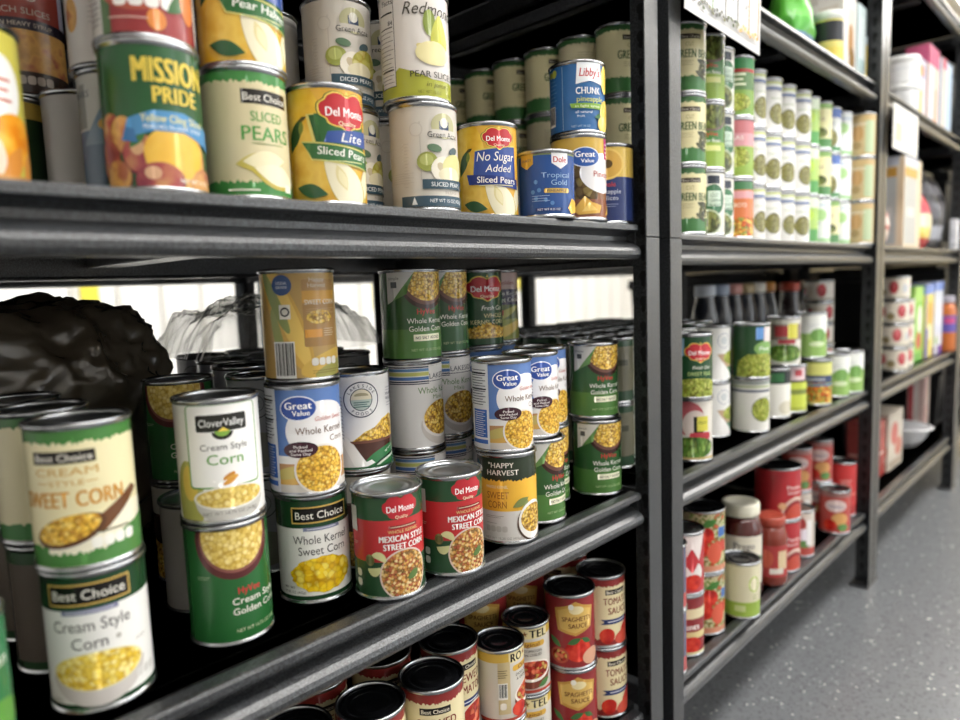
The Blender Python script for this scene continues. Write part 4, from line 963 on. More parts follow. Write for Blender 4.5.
# ------------------------------------------------------------------ second bay, middle shelf: peas and vegetables
C('green_bean_can', 'dm_greenbeans', 1.122, .570, 'm2', 0, .1, 'green bean can with yellow block, right of the post on the middle shelf')
C('pea_can', 'dm_peas', 1.116, .567, 'm2', 1, .3, 'dark green pea can with red shield, right of the post')
for lv in (0, 1): C('pea_can', 'lakeside_swoosh', 1.316, .624, 'm2', lv, .3, 'white can with green swoosh, %s of two behind the red shield pea can' % ('upper' if lv else 'lower'))
C('pea_can', 'lakeside_peas_near', 1.402, .578, 'm2', 0, .1, 'white can with round pea picture, under the dark green pea can')
C('pea_can', 'darkgreen_peas', 1.392, .574, 'm2', 1, .1, 'dark green can with pea pile and blue square, on a white can')
C('vegetable_can', 'bc_white_near', 1.570, .596, 'm2', 0, -.1, 'white can with dark top, right of the round pea picture can, lower layer')
C('vegetable_can', 'spinach', 1.650, .588, 'm2', 0, .1, 'yellow-green can with pink square, left of the blue banded can, lower layer')
C('vegetable_can', 'veg_stripe', 1.618, .592, 'm2', 1, .1, 'bean can with red and yellow blocks, upper layer in the middle of the second bay', z=.1127)
C('vegetable_can', 'vegall', 1.776, .572, 'm2', 0, .0, 'mixed vegetable can with blue band and orange picture, lower layer')
C('vegetable_can', 'green_white', 1.790, .590, 'm2', 1, .2, 'white and green can on top of the blue banded vegetable can', z=.1127)
C('vegetable_can', 'green_white', 1.917, .572, 'm2', 0, .2, 'white and green can at the middle shelf end, left of two')
C('vegetable_can', 'green_white', 2.004, .562, 'm2', 0, .2, 'white and green can at the middle shelf end, right of two')
for i in range(7):
    for j in range(5):
        x = 1.003+.0775*i; y = .655+.078*j
        if math.hypot(x-1.316, y-.624) < .08 or (i > 4 and j == 0): continue
        if y > 1.06: continue
        for lv in (0, 1):
            first = i == 0
            key = 'cream_back' if first else ('lakeside_peas_near', 'darkgreen_peas', 'bc_white_near')[(i*3+j) % 3]
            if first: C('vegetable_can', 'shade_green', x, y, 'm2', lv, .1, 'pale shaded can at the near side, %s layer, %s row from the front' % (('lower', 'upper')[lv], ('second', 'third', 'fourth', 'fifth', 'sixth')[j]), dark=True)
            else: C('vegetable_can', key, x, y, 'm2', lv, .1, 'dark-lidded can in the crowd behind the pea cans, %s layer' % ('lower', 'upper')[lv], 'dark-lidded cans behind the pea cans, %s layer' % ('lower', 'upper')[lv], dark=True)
# ------------------------------------------------------------------ second bay, bottom shelf: tomato and pasta sauces
C('tomato_can', 'stripe_side', 1.008, .562, 'l2', 0, .5, 'striped red can beside the post on the bottom shelf, lower one')
C('tomato_can', 'stripe_side', 1.008, .562, 'l2', 1, .5, 'striped red can beside the steel post on the bottom shelf, upper one')
C('tomato_can', 'ketchup_label', 1.087, .569, 'l2', 0, .3, 'red can with cream bands, second from the post on the bottom shelf, lower one')
C('tomato_can', 'red_white_star', 1.087, .569, 'l2', 1, .3, 'red and white can with pointed shapes, on the cream banded can')
C('tomato_can', 'tomato_big', 1.182, .580, 'l2', 0, .2, 'large can printed with tomatoes and herbs, lower of two', dark=True)
C('tomato_can', 'tomato_big', 1.182, .580, 'l2', 1, .0, 'large can printed with tomatoes and herbs and a dark-looking lid, upper of two', dark=True)
C('vegetable_can', 'lime_cream', 1.283, .5475, 'l2', 0, .1, 'cream can with lime green bottom, in front of the dark sauce jar', dark=True)
for lv in (0, 1): C('sauce_can', 'pasta_red', 1.553, .578, 'l2', lv, .1, 'wide bright red pasta sauce can with curved picture, %s of two' % ('upper' if lv else 'lower'), dark=True)
for lv in (0, 1): C('tomato_can', 'white_red_veg', 1.655, .568, 'l2', lv, .1, 'white and red can right of the wide red cans, %s of two' % ('upper' if lv else 'lower'), z=lv*.1127) if lv == 0 else None
for lv in (0, 1): C('tomato_can', 'white_red_veg' if lv == 0 else 'tomato_small', 1.800, .622, 'l2', lv, .1, ('white and red vegetable can under a tomato can, behind the front row', 'tomato can on the upper layer, left of the two raised ones')[lv])
for lv in (0, 1): C('tomato_can', 'tomato_small', 1.915, .608, 'l2', lv, .1, ('tomato can under the right raised can on the bottom shelf', 'tomato can on the upper layer, right of the two raised ones')[lv])
C('tomato_can', 'tomato_small', 1.862, .548, 'l2', 0, .1, 'tomato can with dark lid at the front, left of the tall plain red can', dark=True)
C('tomato_can', 'red_plain', 2.010, .575, 'l2', 0, .1, 'tall plain red can at the right end of the bottom shelf', dark=True)
# ------------------------------------------------------------------ jars, bottles, tins
def jar(kind, label, x, y, shelf, r, h, body_hx, lid_hx, lid_r, lab=None, group=None, t=.1, rough=.12, neck=.81):
    zz = Z[shelf] + .0006
    o = thing(kind, label, 'jar' if 'jar' in kind else 'bottle', (x, y, zz), face(x, y, t), group)
    m = MB(); lh = min(.028, h*.14)
    m.lathe([(0, .003), (r*.8, 0), (r*.97, .003), (r, .012), (r, h*.68), (r*.97, h*.73), (r*.86, h*.80), (lid_r*.9, h*neck+.015), (lid_r*.88, h-lh)], 40)
    m.build('jar_body', solid('jar_' + body_hx.strip('#'), body_hx, rough, 0, .6), o)
    m = MB(); m.lathe([(lid_r*.86, h-lh), (lid_r*.98, h-lh+.001), (lid_r, h-lh*.8), (lid_r, h-.003), (lid_r*.95, h), (lid_r*.8, h-.0005), (lid_r*.74, h-.002), (0, h-.002)], 40)
    m.build('lid', solid('jar_lid_' + lid_hx.strip('#'), lid_hx, .4), o)
    if lab: mesh_obj('label', lab(r*1000, h*1000).mesh('label'), o)
    return o
def pre(r, h):
    L = Lab('#d8d0bd', r+1.8, h, h*.1); L.hi = h*.69
    L.v = []; L.f = []; L.m = []; L.k = 0
    w = 42
    L.rect(6, h*.42, w*2, h*.52, '#ddd6c4'); L.t('Prego', 4, h*.58, 15, '#4c4a58', w=42, bold=.02); L.poly([(-30, h*.4), (46, h*.46), (46, h*.39), (-30, h*.36)], '#3f7a4a'); L.ell(10, h*.23, 22, 13, '#b8402f'); L.ell(26, h*.2, 10, 8, '#d8c8a4'); return L
def sal(r, h):
    L = Lab('#a83432', r+1.8, h, h*.1); L.hi = h*.62
    L.v = []; L.f = []; L.m = []; L.k = 0
    L.rect(0, h*.38, 90, h*.46, '#b03836'); L.rect(26, h*.4, 22, 40, '#d8bf96'); L.rect(12, h*.24, 30, 12, '#d9d2c8'); L.ell(-12, h*.42, 16, 20, '#c4553c'); return L
jar('sauce_jar', 'dark pasta sauce jar with white lid and cream label, behind the lime bottomed can', 1.376, .588, 'l2', .046, .195, '#4a1c1a', '#dcd8c6', .0385, pre)
jar('salsa_jar', 'red salsa jar with red lid, between the dark sauce jar and the wide red cans', 1.456, .557, 'l2', .036, .150, '#7a2f22', '#9c4030', .031, sal)
caps = [(1.653, '#c9cfdb', 'white'), (1.735, '#9aa6bd', 'blue-grey'), (1.815, '#c98f88', 'pink'), (1.895, '#a8956e', 'tan'), (1.975, '#e2ddd4', 'bright white'), (2.046, '#d08a35', 'orange')]
for i, (x, c, n) in enumerate(caps):
    jar('sauce_bottle', 'dark bottle with %s cap standing at the back of the second bay middle shelf' % n, x, .80, 'm2', .033, .300, '#2c2f37', c, .026, None, 'capped bottles at the back')
jar('sauce_bottle', 'dark bottle with red cap, seen through the far side of the second bay', 2.235, .80, 'm2', .033, .296, '#2a2023', '#c2452f', .03, None, 'capped bottles at the back')
jar('sauce_bottle', 'dark bottle with cream and brown cap, right of the red capped one', 2.60, .86, 'm2', .033, .296, '#241a1a', '#c9b59a', .03, None, 'capped bottles at the back')
@design('meat_tin', 39, 60)
def _(L):
    L = L('#cfc6ba'); L.ell(14, 32, 13, 18, '#a8323a'); L.ell(14, 40, 8, 10, '#c24048'); L.band(5, 10, '#8a8478'); L.ell(-22, 28, 12, 16, '#c9b8a4'); L.ell(-40, 30, 10, 14, '#a8323a'); return L
@design('chicken_tin', 42, 75)
def _(L):
    L = L('#d9cfbd'); L.ell(12, 42, 13, 20, '#b23a40'); L.ell(12, 50, 8, 10, '#c8545a'); L.band(5, 11, '#8f8a7c'); L.ell(-20, 26, 12, 12, '#8a7a54'); L.ell(-46, 40, 12, 18, '#b23a40'); L.ell(46, 38, 10, 14, '#b9bcc0'); return L
ORD = ('bottom', 'second', 'third', 'fourth', 'top')
for lv in range(5):
    can('meat_tin', 'meat_tin', 2.044+.001*(lv % 2), .652, 'm2', lv, (.4, .5, .1, .4, -.2)[lv], 'small white tin with red emblem, %s in the second bay column' % ORD[lv], cat='tin')
for lv in range(4):
    can('meat_tin', 'chicken_tin', 2.49, .566, 'm2', lv, (.3, -.1, .2, -.4)[lv], 'cream tin with red emblem in the third bay, front column, %s tin' % ('bottom', 'second', 'third', 'top')[lv], cat='tin')
for lv in range(3):
    can('meat_tin', 'chicken_tin', 2.60, .575, 'm2', lv, (.5, .3, .4)[lv], 'cream tin with red emblem in the third bay, rear column, %s tin' % ('bottom', 'middle', 'top')[lv], cat='tin')

# ------------------------------------------------------------------ boxes, bags, canisters of the far bays
def carton(kind, label, x0, x1, yf, dep, shelf, h, hx, art, rz=0, cat='box', group=None):
    o = thing(kind, label, cat, ((x0+x1)/2, yf+dep/2, Z[shelf]+.0006), rz, group)
    m = MB(); w = x1-x0; m.box(-w/2, w/2, -dep/2, dep/2, 0, h, 0, .002)
    m.build('carton', paper(hx, .45), o)
    c = Card(); c.rect(0, h*500, w*990, h*990, hx); art(c, w*1000, h*1000)
    k = mesh_obj('printed_front', c.mesh('printed_front'), o); k.location = (0, -dep/2-.0003, 0)
    c = Card(); art(c, dep*1000, h*1000)
    k = mesh_obj('printed_side', c.mesh('printed_side'), o); k.location = (-w/2-.0003, 0, 0); k.rotation_euler = (0, 0, -PI/2)
    return o
def A(*ops):
    def f(c, w, h):
        for op in ops:
            n = op[0]
            if n == 'r': c.rect(op[1]*w, op[2]*h, op[3]*w, op[4]*h, op[5])
            elif n == 'e': c.ell(op[1]*w, op[2]*h, op[3]*w, op[4]*h, op[5])
            elif n == 't': c.t(op[1], op[2]*w, op[3]*h, op[4]*h, op[5], w=op[6]*w)
    return f
def pouch(kind, label, x, y, w, dep, shelf, h, mats, bands, rz=0, seed=1, cat='bag'):
    """soft bag: pillow body with pinched top seam; bands = list of (z fraction, material index) from the bottom"""
    o = thing(kind, label, cat, (x, y, Z[shelf]+.0008), rz)
    rnd = random.Random(seed); n = 28; rows = 22; vs = []; fs = []; mi = []
    ph = [rnd.uniform(0, 6.28) for _ in range(6)]
    for j in range(rows+1):
        t = j/rows; prof = math.sin(PI*min(1, .12+t*.9))**.6 if t < .93 else .16
        for i in range(n):
            a = 2*PI*i/n
            cx = math.copysign(abs(math.cos(a))**.7, math.cos(a)); cy = math.copysign(abs(math.sin(a))**.8, math.sin(a))
            wr = 1 + .05*math.sin(5*a+ph[0]+7*t) + .04*math.sin(9*a+ph[1]-11*t) + .03*math.sin(13*t+ph[2])
            vs.append((w/2*cx*wr*(.84+.16*prof), dep/2*cy*prof*wr, h*t*(1+.03*math.sin(3*a+ph[3])*t)))
    for j in range(rows):
        b = 0
        for z, m_ in bands:
            if j/rows >= z: b = m_
        for i in range(n):
            fs.append((j*n+i, j*n+(i+1) % n, (j+1)*n+(i+1) % n, (j+1)*n+i)); mi.append(b)
    fs.append(tuple(range(n))[::-1]); mi.append(0); fs.append(tuple(range(rows*n, rows*n+n))); mi.append(mi[-2])
    me = bpy.data.meshes.new('bag_body'); me.from_pydata(vs, [], fs)
    for q in mats: me.materials.append(q)
    me.polygons.foreach_set('material_index', mi); me.polygons.foreach_set('use_smooth', [True]*len(fs)); me.update()
    mesh_obj('bag_body', me, o)
    m = MB(); m.box(-w*.42, w*.42, -.0025, .0025, h*.985, h*1.05); m.build('top_seam', mats[mi[-2]], o)
    return o
foil = lambda hx: solid('foil_' + hx.strip('#'), hx, .28, 0, .6)
# third bay, middle shelf
carton('cereal_box', 'green box with red spot, right of the small tins on the third bay middle shelf', 2.705, 2.835, .556, .07, 'm2', .262, '#7cc23c', A(('r', 0, .9, 1, .2, '#9ad25a'), ('e', .1, .55, .25, .2, '#e6ecd8'), ('e', .0, .28, .28, .12, '#c9463c'), ('r', 0, .06, 1, .12, '#5aa834')))
carton('cereal_box', 'yellow and blue box, second of three upright boxes in the third bay', 2.845, 2.975, .552, .07, 'm2', .268, '#e2d05c', A(('r', -.42, .5, .16, 1, '#4a64b8'), ('r', .05, .93, .9, .14, '#6f8fd8'), ('e', .1, .6, .3, .16, '#e8a83a'), ('r', .1, .35, .5, .2, '#f0e6b0'), ('r', -.3, .2, .36, .4, '#3a52a4')))
carton('cereal_box', 'white box with purple corner, third of three upright boxes in the third bay', 2.985, 3.115, .548, .07, 'm2', .272, '#d9dee8', A(('r', 0, .94, 1, .12, '#7f9be0'), ('r', .2, .06, .6, .12, '#7a58a8'), ('e', 0, .5, .3, .12, '#e9edf4'), ('r', -.3, .2, .3, .1, '#8fc25a')))
jar('spread_jar', 'orange jar with purple label and pale lid at the right edge on the third bay', 3.172, .545, 'm2', .033, .215, '#b5622c', '#9a96a0', .026, lambda r, h: (lambda L: (L.__dict__.update(v=[], f=[], m=[], k=0), L.rect(0, h*.5, 90, h*.3, '#5a4a9c'), L.rect(10, h*.56, 40, h*.1, '#c2407a'), L)[-1])(Lab('#5a4a9c', r+1.8, h, h*.05)))
# third bay, upper shelf
pouch('snack_bag', 'pink and white snack bag beside the second post on the upper shelf', 2.33, .60, .19, .09, 'u2', .155, [foil('#d9b0a8'), foil('#b8605c'), foil('#e4d4cc'), foil('#c9a850')], [(0, 0), (.18, 2), (.3, 1), (.4, 2), (.58, 1), (.66, 2), (.8, 3)], .1, 3)
carton('tall_box', 'tall cream box with yellow band and pale window, upper shelf of the third bay', 2.50, 2.72, .552, .08, 'u2', .285, '#dccab0', A(('r', -.12, .42, .7, .75, '#b4b8ba'), ('r', -.12, .83, .7, .1, '#c9973a'), ('r', -.1, .95, .8, .1, '#c4c9d8'), ('r', .4, .5, .12, .9, '#e4cba8'), ('r', -.12, .4, .4, .1, '#cfd2d2')))
pouch('snack_bag', 'red and yellow snack bag between the tall cream box and the black bag', 2.85, .60, .17, .10, 'u2', .205, [foil('#c23038'), foil('#d9c25c'), foil('#dcd2b0'), foil('#d24a58')], [(0, 0), (.14, 1), (.35, 2), (.55, 3), (.75, 0)], 0, 5)
pouch('coffee_bag', 'black bag with grey panels at the right end of the upper shelf', 3.070, .605, .20, .11, 'u2', .275, [foil('#2a2a2e'), foil('#5a5a60'), foil('#8d8f98')], [(0, 0), (.12, 2), (.3, 0), (.38, 1), (.6, 0), (.7, 1), (.85, 0)], 0, 8)
carton('small_box', 'small white box at the right edge beside the black bag', 3.14, 3.21, .519, .02, 'u2', .115, '#d4d6dc', A(('r', 0, .5, .7, .3, '#c6c8d0'), ('r', 0, .15, .7, .1, '#aeb2bc')))
# third bay, top shelf
def canister(label, x, y, shelf, r, h, cols, dz=0, t=0, group=None, lid='#e2e2e0'):
    o = thing('canister', label, 'canister', (x, y, Z[shelf]+.0006+dz), face(x, y, t), group)
    L = Lab(cols[0], r*1000+1.6, h*1000, 4)
    for a, b, c in cols[1:]: L.band(a*h*1000, b*h*1000, c)
    mesh_obj('label', L.mesh('label'), o)
    m = MB(); m.lathe([(0, .002), (r*.9, 0), (r, .002), (r, h-.02)], 40); m.build('tub', solid('white_plastic', '#dcdcda', .4), o)
    m = MB(); m.lathe([(r*.98, h-.02), (r*1.03, h-.019), (r*1.03, h-.003), (r, h), (r*.9, h-.002), (0, h-.002)], 40); m.build('lid', solid('lid_' + lid.strip('#'), lid, .4), o)
    return o
canister('plain white tub, lower of two on the third bay top shelf', 2.545, .58, 't2', .050, .086, ['#d6d6d6', (.3, .36, '#c9ccd0')])
canister('plain white tub, upper of two on the third bay top shelf', 2.545, .58, 't2', .050, .084, ['#dcdcdc', (.5, .56, '#c8cace')], .0864)
pouch('snack_bag', 'yellow and pale blue bag lying high behind the white tubs', 2.57, .70, .20, .10, 't2', .275, [foil('#b9a8a4'), foil('#d9bd4a'), foil('#c4d0dc')], [(0, 0), (.45, 1), (.8, 2)], .2, 12)
carton('cracker_box', 'pale lilac box with yellow picture, right of the white tubs', 2.66, 2.76, .556, .07, 't2', .20, '#c9c6d8', A(('r', -.2, .3, .5, .4, '#d2c06a'), ('r', .2, .8, .4, .2, '#7a88c0'), ('e', -.1, .8, .3, .1, '#dca070')))
carton('cracker_box', 'pink topped beige box in the middle of the third bay top shelf', 2.80, 2.96, .556, .07, 't2', .27, '#dcc4b8', A(('r', 0, .88, 1, .24, '#c45a80'), ('r', -.25, .4, .4, .7, '#c9cbdc'), ('r', .2, .3, .3, .4, '#d9a898')))
carton('cracker_box', 'white and pale blue box with pink corner, last on the third bay top shelf', 2.99, 3.16, .552, .07, 't2', .262, '#c8d6e4', A(('r', -.3, .45, .4, .9, '#dccfc4'), ('r', -.3, .93, .4, .14, '#cf7080'), ('r', .2, .5, .5, .8, '#c2d6ec')))
# second bay, top shelf
pouch('snack_bag', 'bright green pouch with blue corner on the second bay top shelf', 1.665, .60, .15, .09, 't2', .165, [foil('#4fa838'), foil('#5cb83c'), foil('#5a86a8'), foil('#c4d4d4')], [(0, 3), (.12, 2), (.22, 0), (.4, 1), (.9, 2)], .15, 21)
canister('tub with white lid, black top band and yellow base', 1.806, .566, 't2', .034, .118, ['#d8c96a', (.42, .8, '#2e3036'), (.06, .3, '#dcc44c')])
carton('cracker_box', 'cream box with brown picture beside the black banded tub', 1.884, 1.985, .556, .09, 't2', .205, '#ded9d2', A(('r', .12, .45, .5, .7, '#d9cfc2'), ('e', .1, .4, .2, .22, '#b58a5a'), ('e', .2, .22, .22, .14, '#8a6a3a'), ('r', -.3, .9, .3, .1, '#cfc8be')))
carton('cracker_box', 'pale blue-white box at the far end of the second bay top shelf', 1.992, 2.058, .552, .08, 't2', .19, '#cfdfe0', A(('r', 0, .55, .7, .6, '#dbe7e8'), ('r', 0, .2, .8, .2, '#b4cccc')))
# third bay, bottom shelf
carton('red_box', 'red box with pale line beside the second post on the bottom shelf', 2.37, 2.50, .585, .08, 'l2', .185, '#a8403a', A(('r', 0, .42, .8, .04, '#d8b0a4'), ('r', 0, .9, .9, .06, '#b85a50')))
carton('red_box', 'cream and pink box right of the red box on the bottom shelf', 2.51, 2.69, .578, .08, 'l2', .195, '#d0c4b4', A(('e', -.1, .62, .25, .2, '#c9655c'), ('e', .2, .35, .25, .16, '#c87a68'), ('r', 0, .1, .9, .1, '#b8a894')))
def bowl(label, x, y, r, h, hx):
    o = thing('mixing_bowl', label, 'bowl', (x, y, Z['l2']+.0006))
    m = MB(); m.lathe([(0, .004), (r*.5, .0), (r*.56, .004), (r*.82, h*.5), (r*.97, h*.97), (r, h), (r*1.04, h-.003), (r*1.04, h), (r*.98, h+.002), (r*.94, h*.95), (r*.78, h*.5), (r*.5, .01), (0, .008)], 48)
    m.build('bowl_body', solid('glazed_' + hx.strip('#'), hx, .2), o)
    m = MB(); m.lathe([(r*.5, 0), (r*.5, -.0004), (r*.44, -.0004), (r*.44, .001)], 32); m.build('foot_ring', solid('glazed_' + hx.strip('#'), hx, .2), o); return o
bowl('wide white bowl on the third bay bottom shelf', 2.955, .645, .105, .075, '#dcdcde')
carton('red_box', 'red and white striped box behind the white bowl', 3.13, 3.21, .60, .06, 'l2', .245, '#d8c9c2', A(('r', -.3, .5, .3, 1, '#b8444a'), ('r', .3, .5, .2, 1, '#c9a49c')))
pouch('snack_bag', 'dark magenta bag at the back of the third bay bottom shelf', 3.06, .80, .22, .10, 'l2', .30, [foil('#4a2a38'), foil('#9a3058'), foil('#5a4a34')], [(0, 0), (.5, 2), (.7, 1)], 0, 31)
pouch('snack_bag', 'grey bag standing behind the cream and pink box', 2.70, .72, .16, .09, 'l2', .24, [foil('#6a6870'), foil('#a8a6ae'), foil('#8a7a5a')], [(0, 0), (.45, 1), (.75, 2)], 0, 33)

# ------------------------------------------------------------------ bag and clear film behind the corn
def crumple(p, s, seed):
    from mathutils import noise
    q = Vector(p)*s + Vector((seed*3.1, seed*1.7, 0))
    return noise.ridged_multi_fractal(q, .9, 2.1, 4, 1.0, 2.0)
def garbage_bag(label, c, size, seed):
    o = thing('plastic_bag', label, 'bag', (c[0], c[1], Z['m']+.001))
    bm = bmesh.new(); bmesh.ops.create_icosphere(bm, subdivisions=6, radius=1)
    for v in bm.verts:
        d = v.co.normalized()
        d = Vector([math.copysign(abs(a)**.72, a) for a in d])
        k = .86 + .10*(crumple(d, 1.3, seed)-1.0) + .05*(crumple(d, 2.9, seed+2)-1.0) + .018*(crumple(d, 7, seed+4)-1.0)
        q = d*max(.5, min(1.05, k))
        q.z = max(q.z, -.80)
        v.co = (q.x*size[0], q.y*size[1], (q.z+.80)*size[2]/1.75)
    me = bpy.data.meshes.new('bag_body'); bm.to_mesh(me); bm.free()
    me.materials.append(solid('black_plastic_film', '#4a4338', .26, 0, .8)); me.polygons.foreach_set('use_smooth', [True]*len(me.polygons))
    mesh_obj('bag_body', me, o)
    m = MB(); rnd = random.Random(seed)
    pts = [(math.cos(a)*.03*(1+.4*rnd.random()), math.sin(a)*.03*(1+.4*rnd.random())) for a in [2*PI*i/14 for i in range(14)]]
    return o
garbage_bag('crumpled black plastic bag at the back left of the middle shelf', (.160, .950), (.225, .125, .335), 4)
def film():
    m, nt, b = newmat('clear_shrink_film')
    N = nt.nodes; L = nt.links
    tr = N.new('ShaderNodeBsdfTransparent'); tr.inputs[0].default_value = (.93, .93, .92, 1)
    gl = N.new('ShaderNodeBsdfGlossy'); gl.inputs['Roughness'].default_value = .18
    df = N.new('ShaderNodeBsdfTranslucent'); df.inputs[0].default_value = (.8, .8, .78, 1)
    m1 = N.new('ShaderNodeMixShader'); m1.inputs[0].default_value = .5; L.new(gl.outputs[0], m1.inputs[1]); L.new(df.outputs[0], m1.inputs[2])
    lw = N.new('ShaderNodeLayerWeight'); lw.inputs[0].default_value = .35
    m2 = N.new('ShaderNodeMixShader'); L.new(lw.outputs['Facing'], m2.inputs[0]); L.new(tr.outputs[0], m2.inputs[1]); L.new(m1.outputs[0], m2.inputs[2])
    L.new(m2.outputs[0], nt.nodes['Material Output'].inputs[0]); nt.nodes.remove(b)
    return m
FILM = film()
def film_sheet(label, x0, x1, y0, y1, z0, z1, seed):
    o = thing('plastic_wrap', label, 'plastic wrap', ((x0+x1)/2, (y0+y1)/2, z0))
    n = 70; vs = []; fs = []
    for j in range(n+1):
        for i in range(n+1):
            u = i/n*2-1; v = j/n*2-1
            e = max(abs(u), abs(v))
            hgt = (z1-z0)*(1-e**5)
            p = Vector((u, v, .2))
            w = .35*(crumple(p, 1.7, seed)-1.0) + .14*(crumple(p, 5, seed+1)-1)
            vs.append((u*(x1-x0)/2*(1+.06*w), v*(y1-y0)/2*(1+.06*w), max(.001, hgt*(.78+.5*w))))
    for j in range(n):
        for i in range(n): a = j*(n+1)+i; fs.append((a, a+1, a+n+2, a+n+1))
    me = bpy.data.meshes.new('film'); me.from_pydata(vs, [], fs); me.materials.append(FILM); me.polygons.foreach_set('use_smooth', [True]*len(fs)); me.update()
    mesh_obj('film', me, o); return o
film_sheet('crumpled clear plastic wrap on top of the grey cans at the back', .40, .70, .885, 1.09, Z['m']+.2258, Z['m']+.325, 6)

# ------------------------------------------------------------------ paper signs on the shelf fronts
def sign(label, x0, x1, z0, z1, y, art, rz=0):
    o = thing('paper_sign', label, 'sign', (x0, y, z0), rz)
    w = x1-x0; m = MB(); m.box(0, w, 0, .0012, 0, z1-z0, 0); m.build('sheet', paper('#d2d1cf', .5), o)
    c = Card(); art(c, w*1000, (z1-z0)*1000); k = mesh_obj('print', c.mesh('print'), o); k.location = (0, -.0003, 0)
    for q in (.04, w-.04):
        m = MB(); m.box(q-.02, q+.02, -.0016, -.0008, z1-z0-.03, z1-z0-.008); m.build('tape', solid('clear_tape', '#e6e4da', .25), o)
    return o
def art1(c, w, h):
    c.rect(w/2, h*.52, w*.95, h*.93, '#cfcfce')
    rnd = random.Random(4)
    for i in range(4): c.rect(w*(.33+.165*i), h*.54, 4.5, h*.88, ('#4f7a44', '#5c5a56', '#4a4a4a', '#b07a2c')[i])
    c.rect(w*.965, h*.54, 4.5, h*.88, '#b8742e')
    for i in range(34): c.ell(w*(.05+rnd.random()*.25), h*(.13+rnd.random()*.42), 4+rnd.random()*6, 3+rnd.random()*5, rnd.choice(['#c9564a', '#b8484a', '#8a5a3a', '#7a8a4a', '#d98a6a', '#d9a8a0', '#c24a5a']))
    for i in range(46): c.ell(w*(.08+i/46*.86)+rnd.uniform(-3, 3), h*(.075+.05*rnd.random()), 3.6, 2.8, rnd.choice(['#2f3a26', '#4a5a2c', '#2a2a2a', '#4a4a3a', '#6a6a3a'] if i < 32 else ['#d9a03a', '#e0b05a']))
    for i in range(3):
        for k in range(4): c.t('vesl'[(i+k) % 4]*2, w*(.41+.165*i)+rnd.uniform(-4, 4), h*(.28+.16*k), h*.05, '#3a3a3a', w=w*.045, rot=rnd.uniform(20, 60))
sign('white sheet with vegetable drawings and ruled columns, hung from the second bay top shelf', .958, 1.222, ZC+.386, ZC+.60, .494, art1, math.radians(-.4)).rotation_euler.y = .045
def art2(c, w, h):
    c.rect(w/2, h/2, w*.94, h*.9, '#efece2'); c.rect(w*.2, h*.4, w*.24, h*.4, '#e6d0ac'); c.rect(w*.52, h*.6, w*.2, h*.3, '#d9e0e2')
    for i in range(6): c.rect(w*.6, h*(.25+.1*i), w*.5, 1.6, '#cfccc2')
sign('small white sheet on the third bay, below its top shelf edge', 2.103, 2.375, ZC+.322, ZC+.440, .494, art2)

# ------------------------------------------------------------------ black totes, added to darken the views through the bays
def tote_mesh(w, d, h):
    m = MB(); t = []
    for k, z in ((.92, 0), (.93, .004), (.985, h*.82), (1.03, h*.825), (1.03, h*.9), (1.0, h*.905)):
        t.append([(sx*w/2*k, sy*d/2*k, z) for sx, sy in ((-1, -1), (1, -1), (1, 1), (-1, 1))])
    for i in range(len(t)-1):
        m.add(t[i]+t[i+1], [(a, (a+1) % 4, 4+(a+1) % 4, 4+a) for a in range(4)])
    m.add(t[0], [(3, 2, 1, 0)])
    for i in range(6): x = -w*.38+w*.76*i/5; m.box(x-.006, x+.006, -d/2*.985, -d/2*.94, h*.12, h*.74)
    a = m.mesh('tub', solid('black_tote_plastic', '#131315', .5, 0, .3))
    m = MB(); m.box(-w*.515, w*.515, -d*.515, d*.515, h*.9, h*.955, 0, .004); m.box(-w*.44, w*.44, -d*.44, d*.44, h*.95, h, 0, .006)
    b = m.mesh('lid', solid('black_tote_lid', '#18181a', .45, 0, .35))
    m = MB(); m.box(-.06, .06, -d*.545, -d*.515, h*.8, h*.88, 0, .005)
    return a, b, m.mesh('handle', solid('black_tote_lid', '#18181a', .45, 0, .35))
TOTES = {}
def tote(x, y, w, d, shelf, h, label, group):
    if (w, d, h) not in TOTES: TOTES[(w, d, h)] = tote_mesh(w, d, h)
    o = thing('backdrop_tote', label, 'tote', (x, y, Z[shelf]+.0008), 0, group)  # invented filler, put in so the background reads dark
    for q in TOTES[(w, d, h)]: mesh_obj(q.name.split('.')[0], q, o)
YB = YF+DEP+.025+DEP/2
for sh in ('l', 'u'):
    for x in (.08, .595): tote(x, YB, .46, .46, sh, .27 if sh == 'l' else .32, 'added black tote darkening the rear shelves behind the first bay', 'added black totes behind the first bay')
for sh in ('l2', 'u2', 't2'):
    for x in (1.26, 1.77): tote(x, YB, .46, .46, sh, .27 if sh == 'l2' else .32, 'added black tote darkening the rear shelves behind the second bay', 'added black totes behind the second bay')
for sh in ('l2', 'm2', 'u2', 't2'):
    for x in ((2.41, 2.92) if sh != 'm2' else (2.96,)): tote(x, YB, .46, .46, sh, .27 if sh == 'l2' else .335, 'added black tote darkening the rear shelves behind the third bay', 'added black totes behind the third bay')
shelving_unit(3.248, 4.40, YF, DEP, LV2, 'dark grey steel shelving unit just outside the right edge of the photo')
shelving_unit(3.248, 4.40, YF+DEP+.025, DEP, LV2, 'steel shelving unit back to back behind the bay at the right edge', True)
for sh in ('l2', 'm2', 'u2', 't2'):
    for x in (3.57, 4.08):
        tote(x, YF+DEP/2, .46, .46, sh, .27 if sh == 'l2' else .335, 'added black tote darkening the bay at the right edge', 'added black totes in the right edge bay')
        tote(x, YB, .46, .46, sh, .27 if sh == 'l2' else .335, 'added black tote darkening the rear shelves of the bay at the right edge', 'added black totes behind the right edge bay')

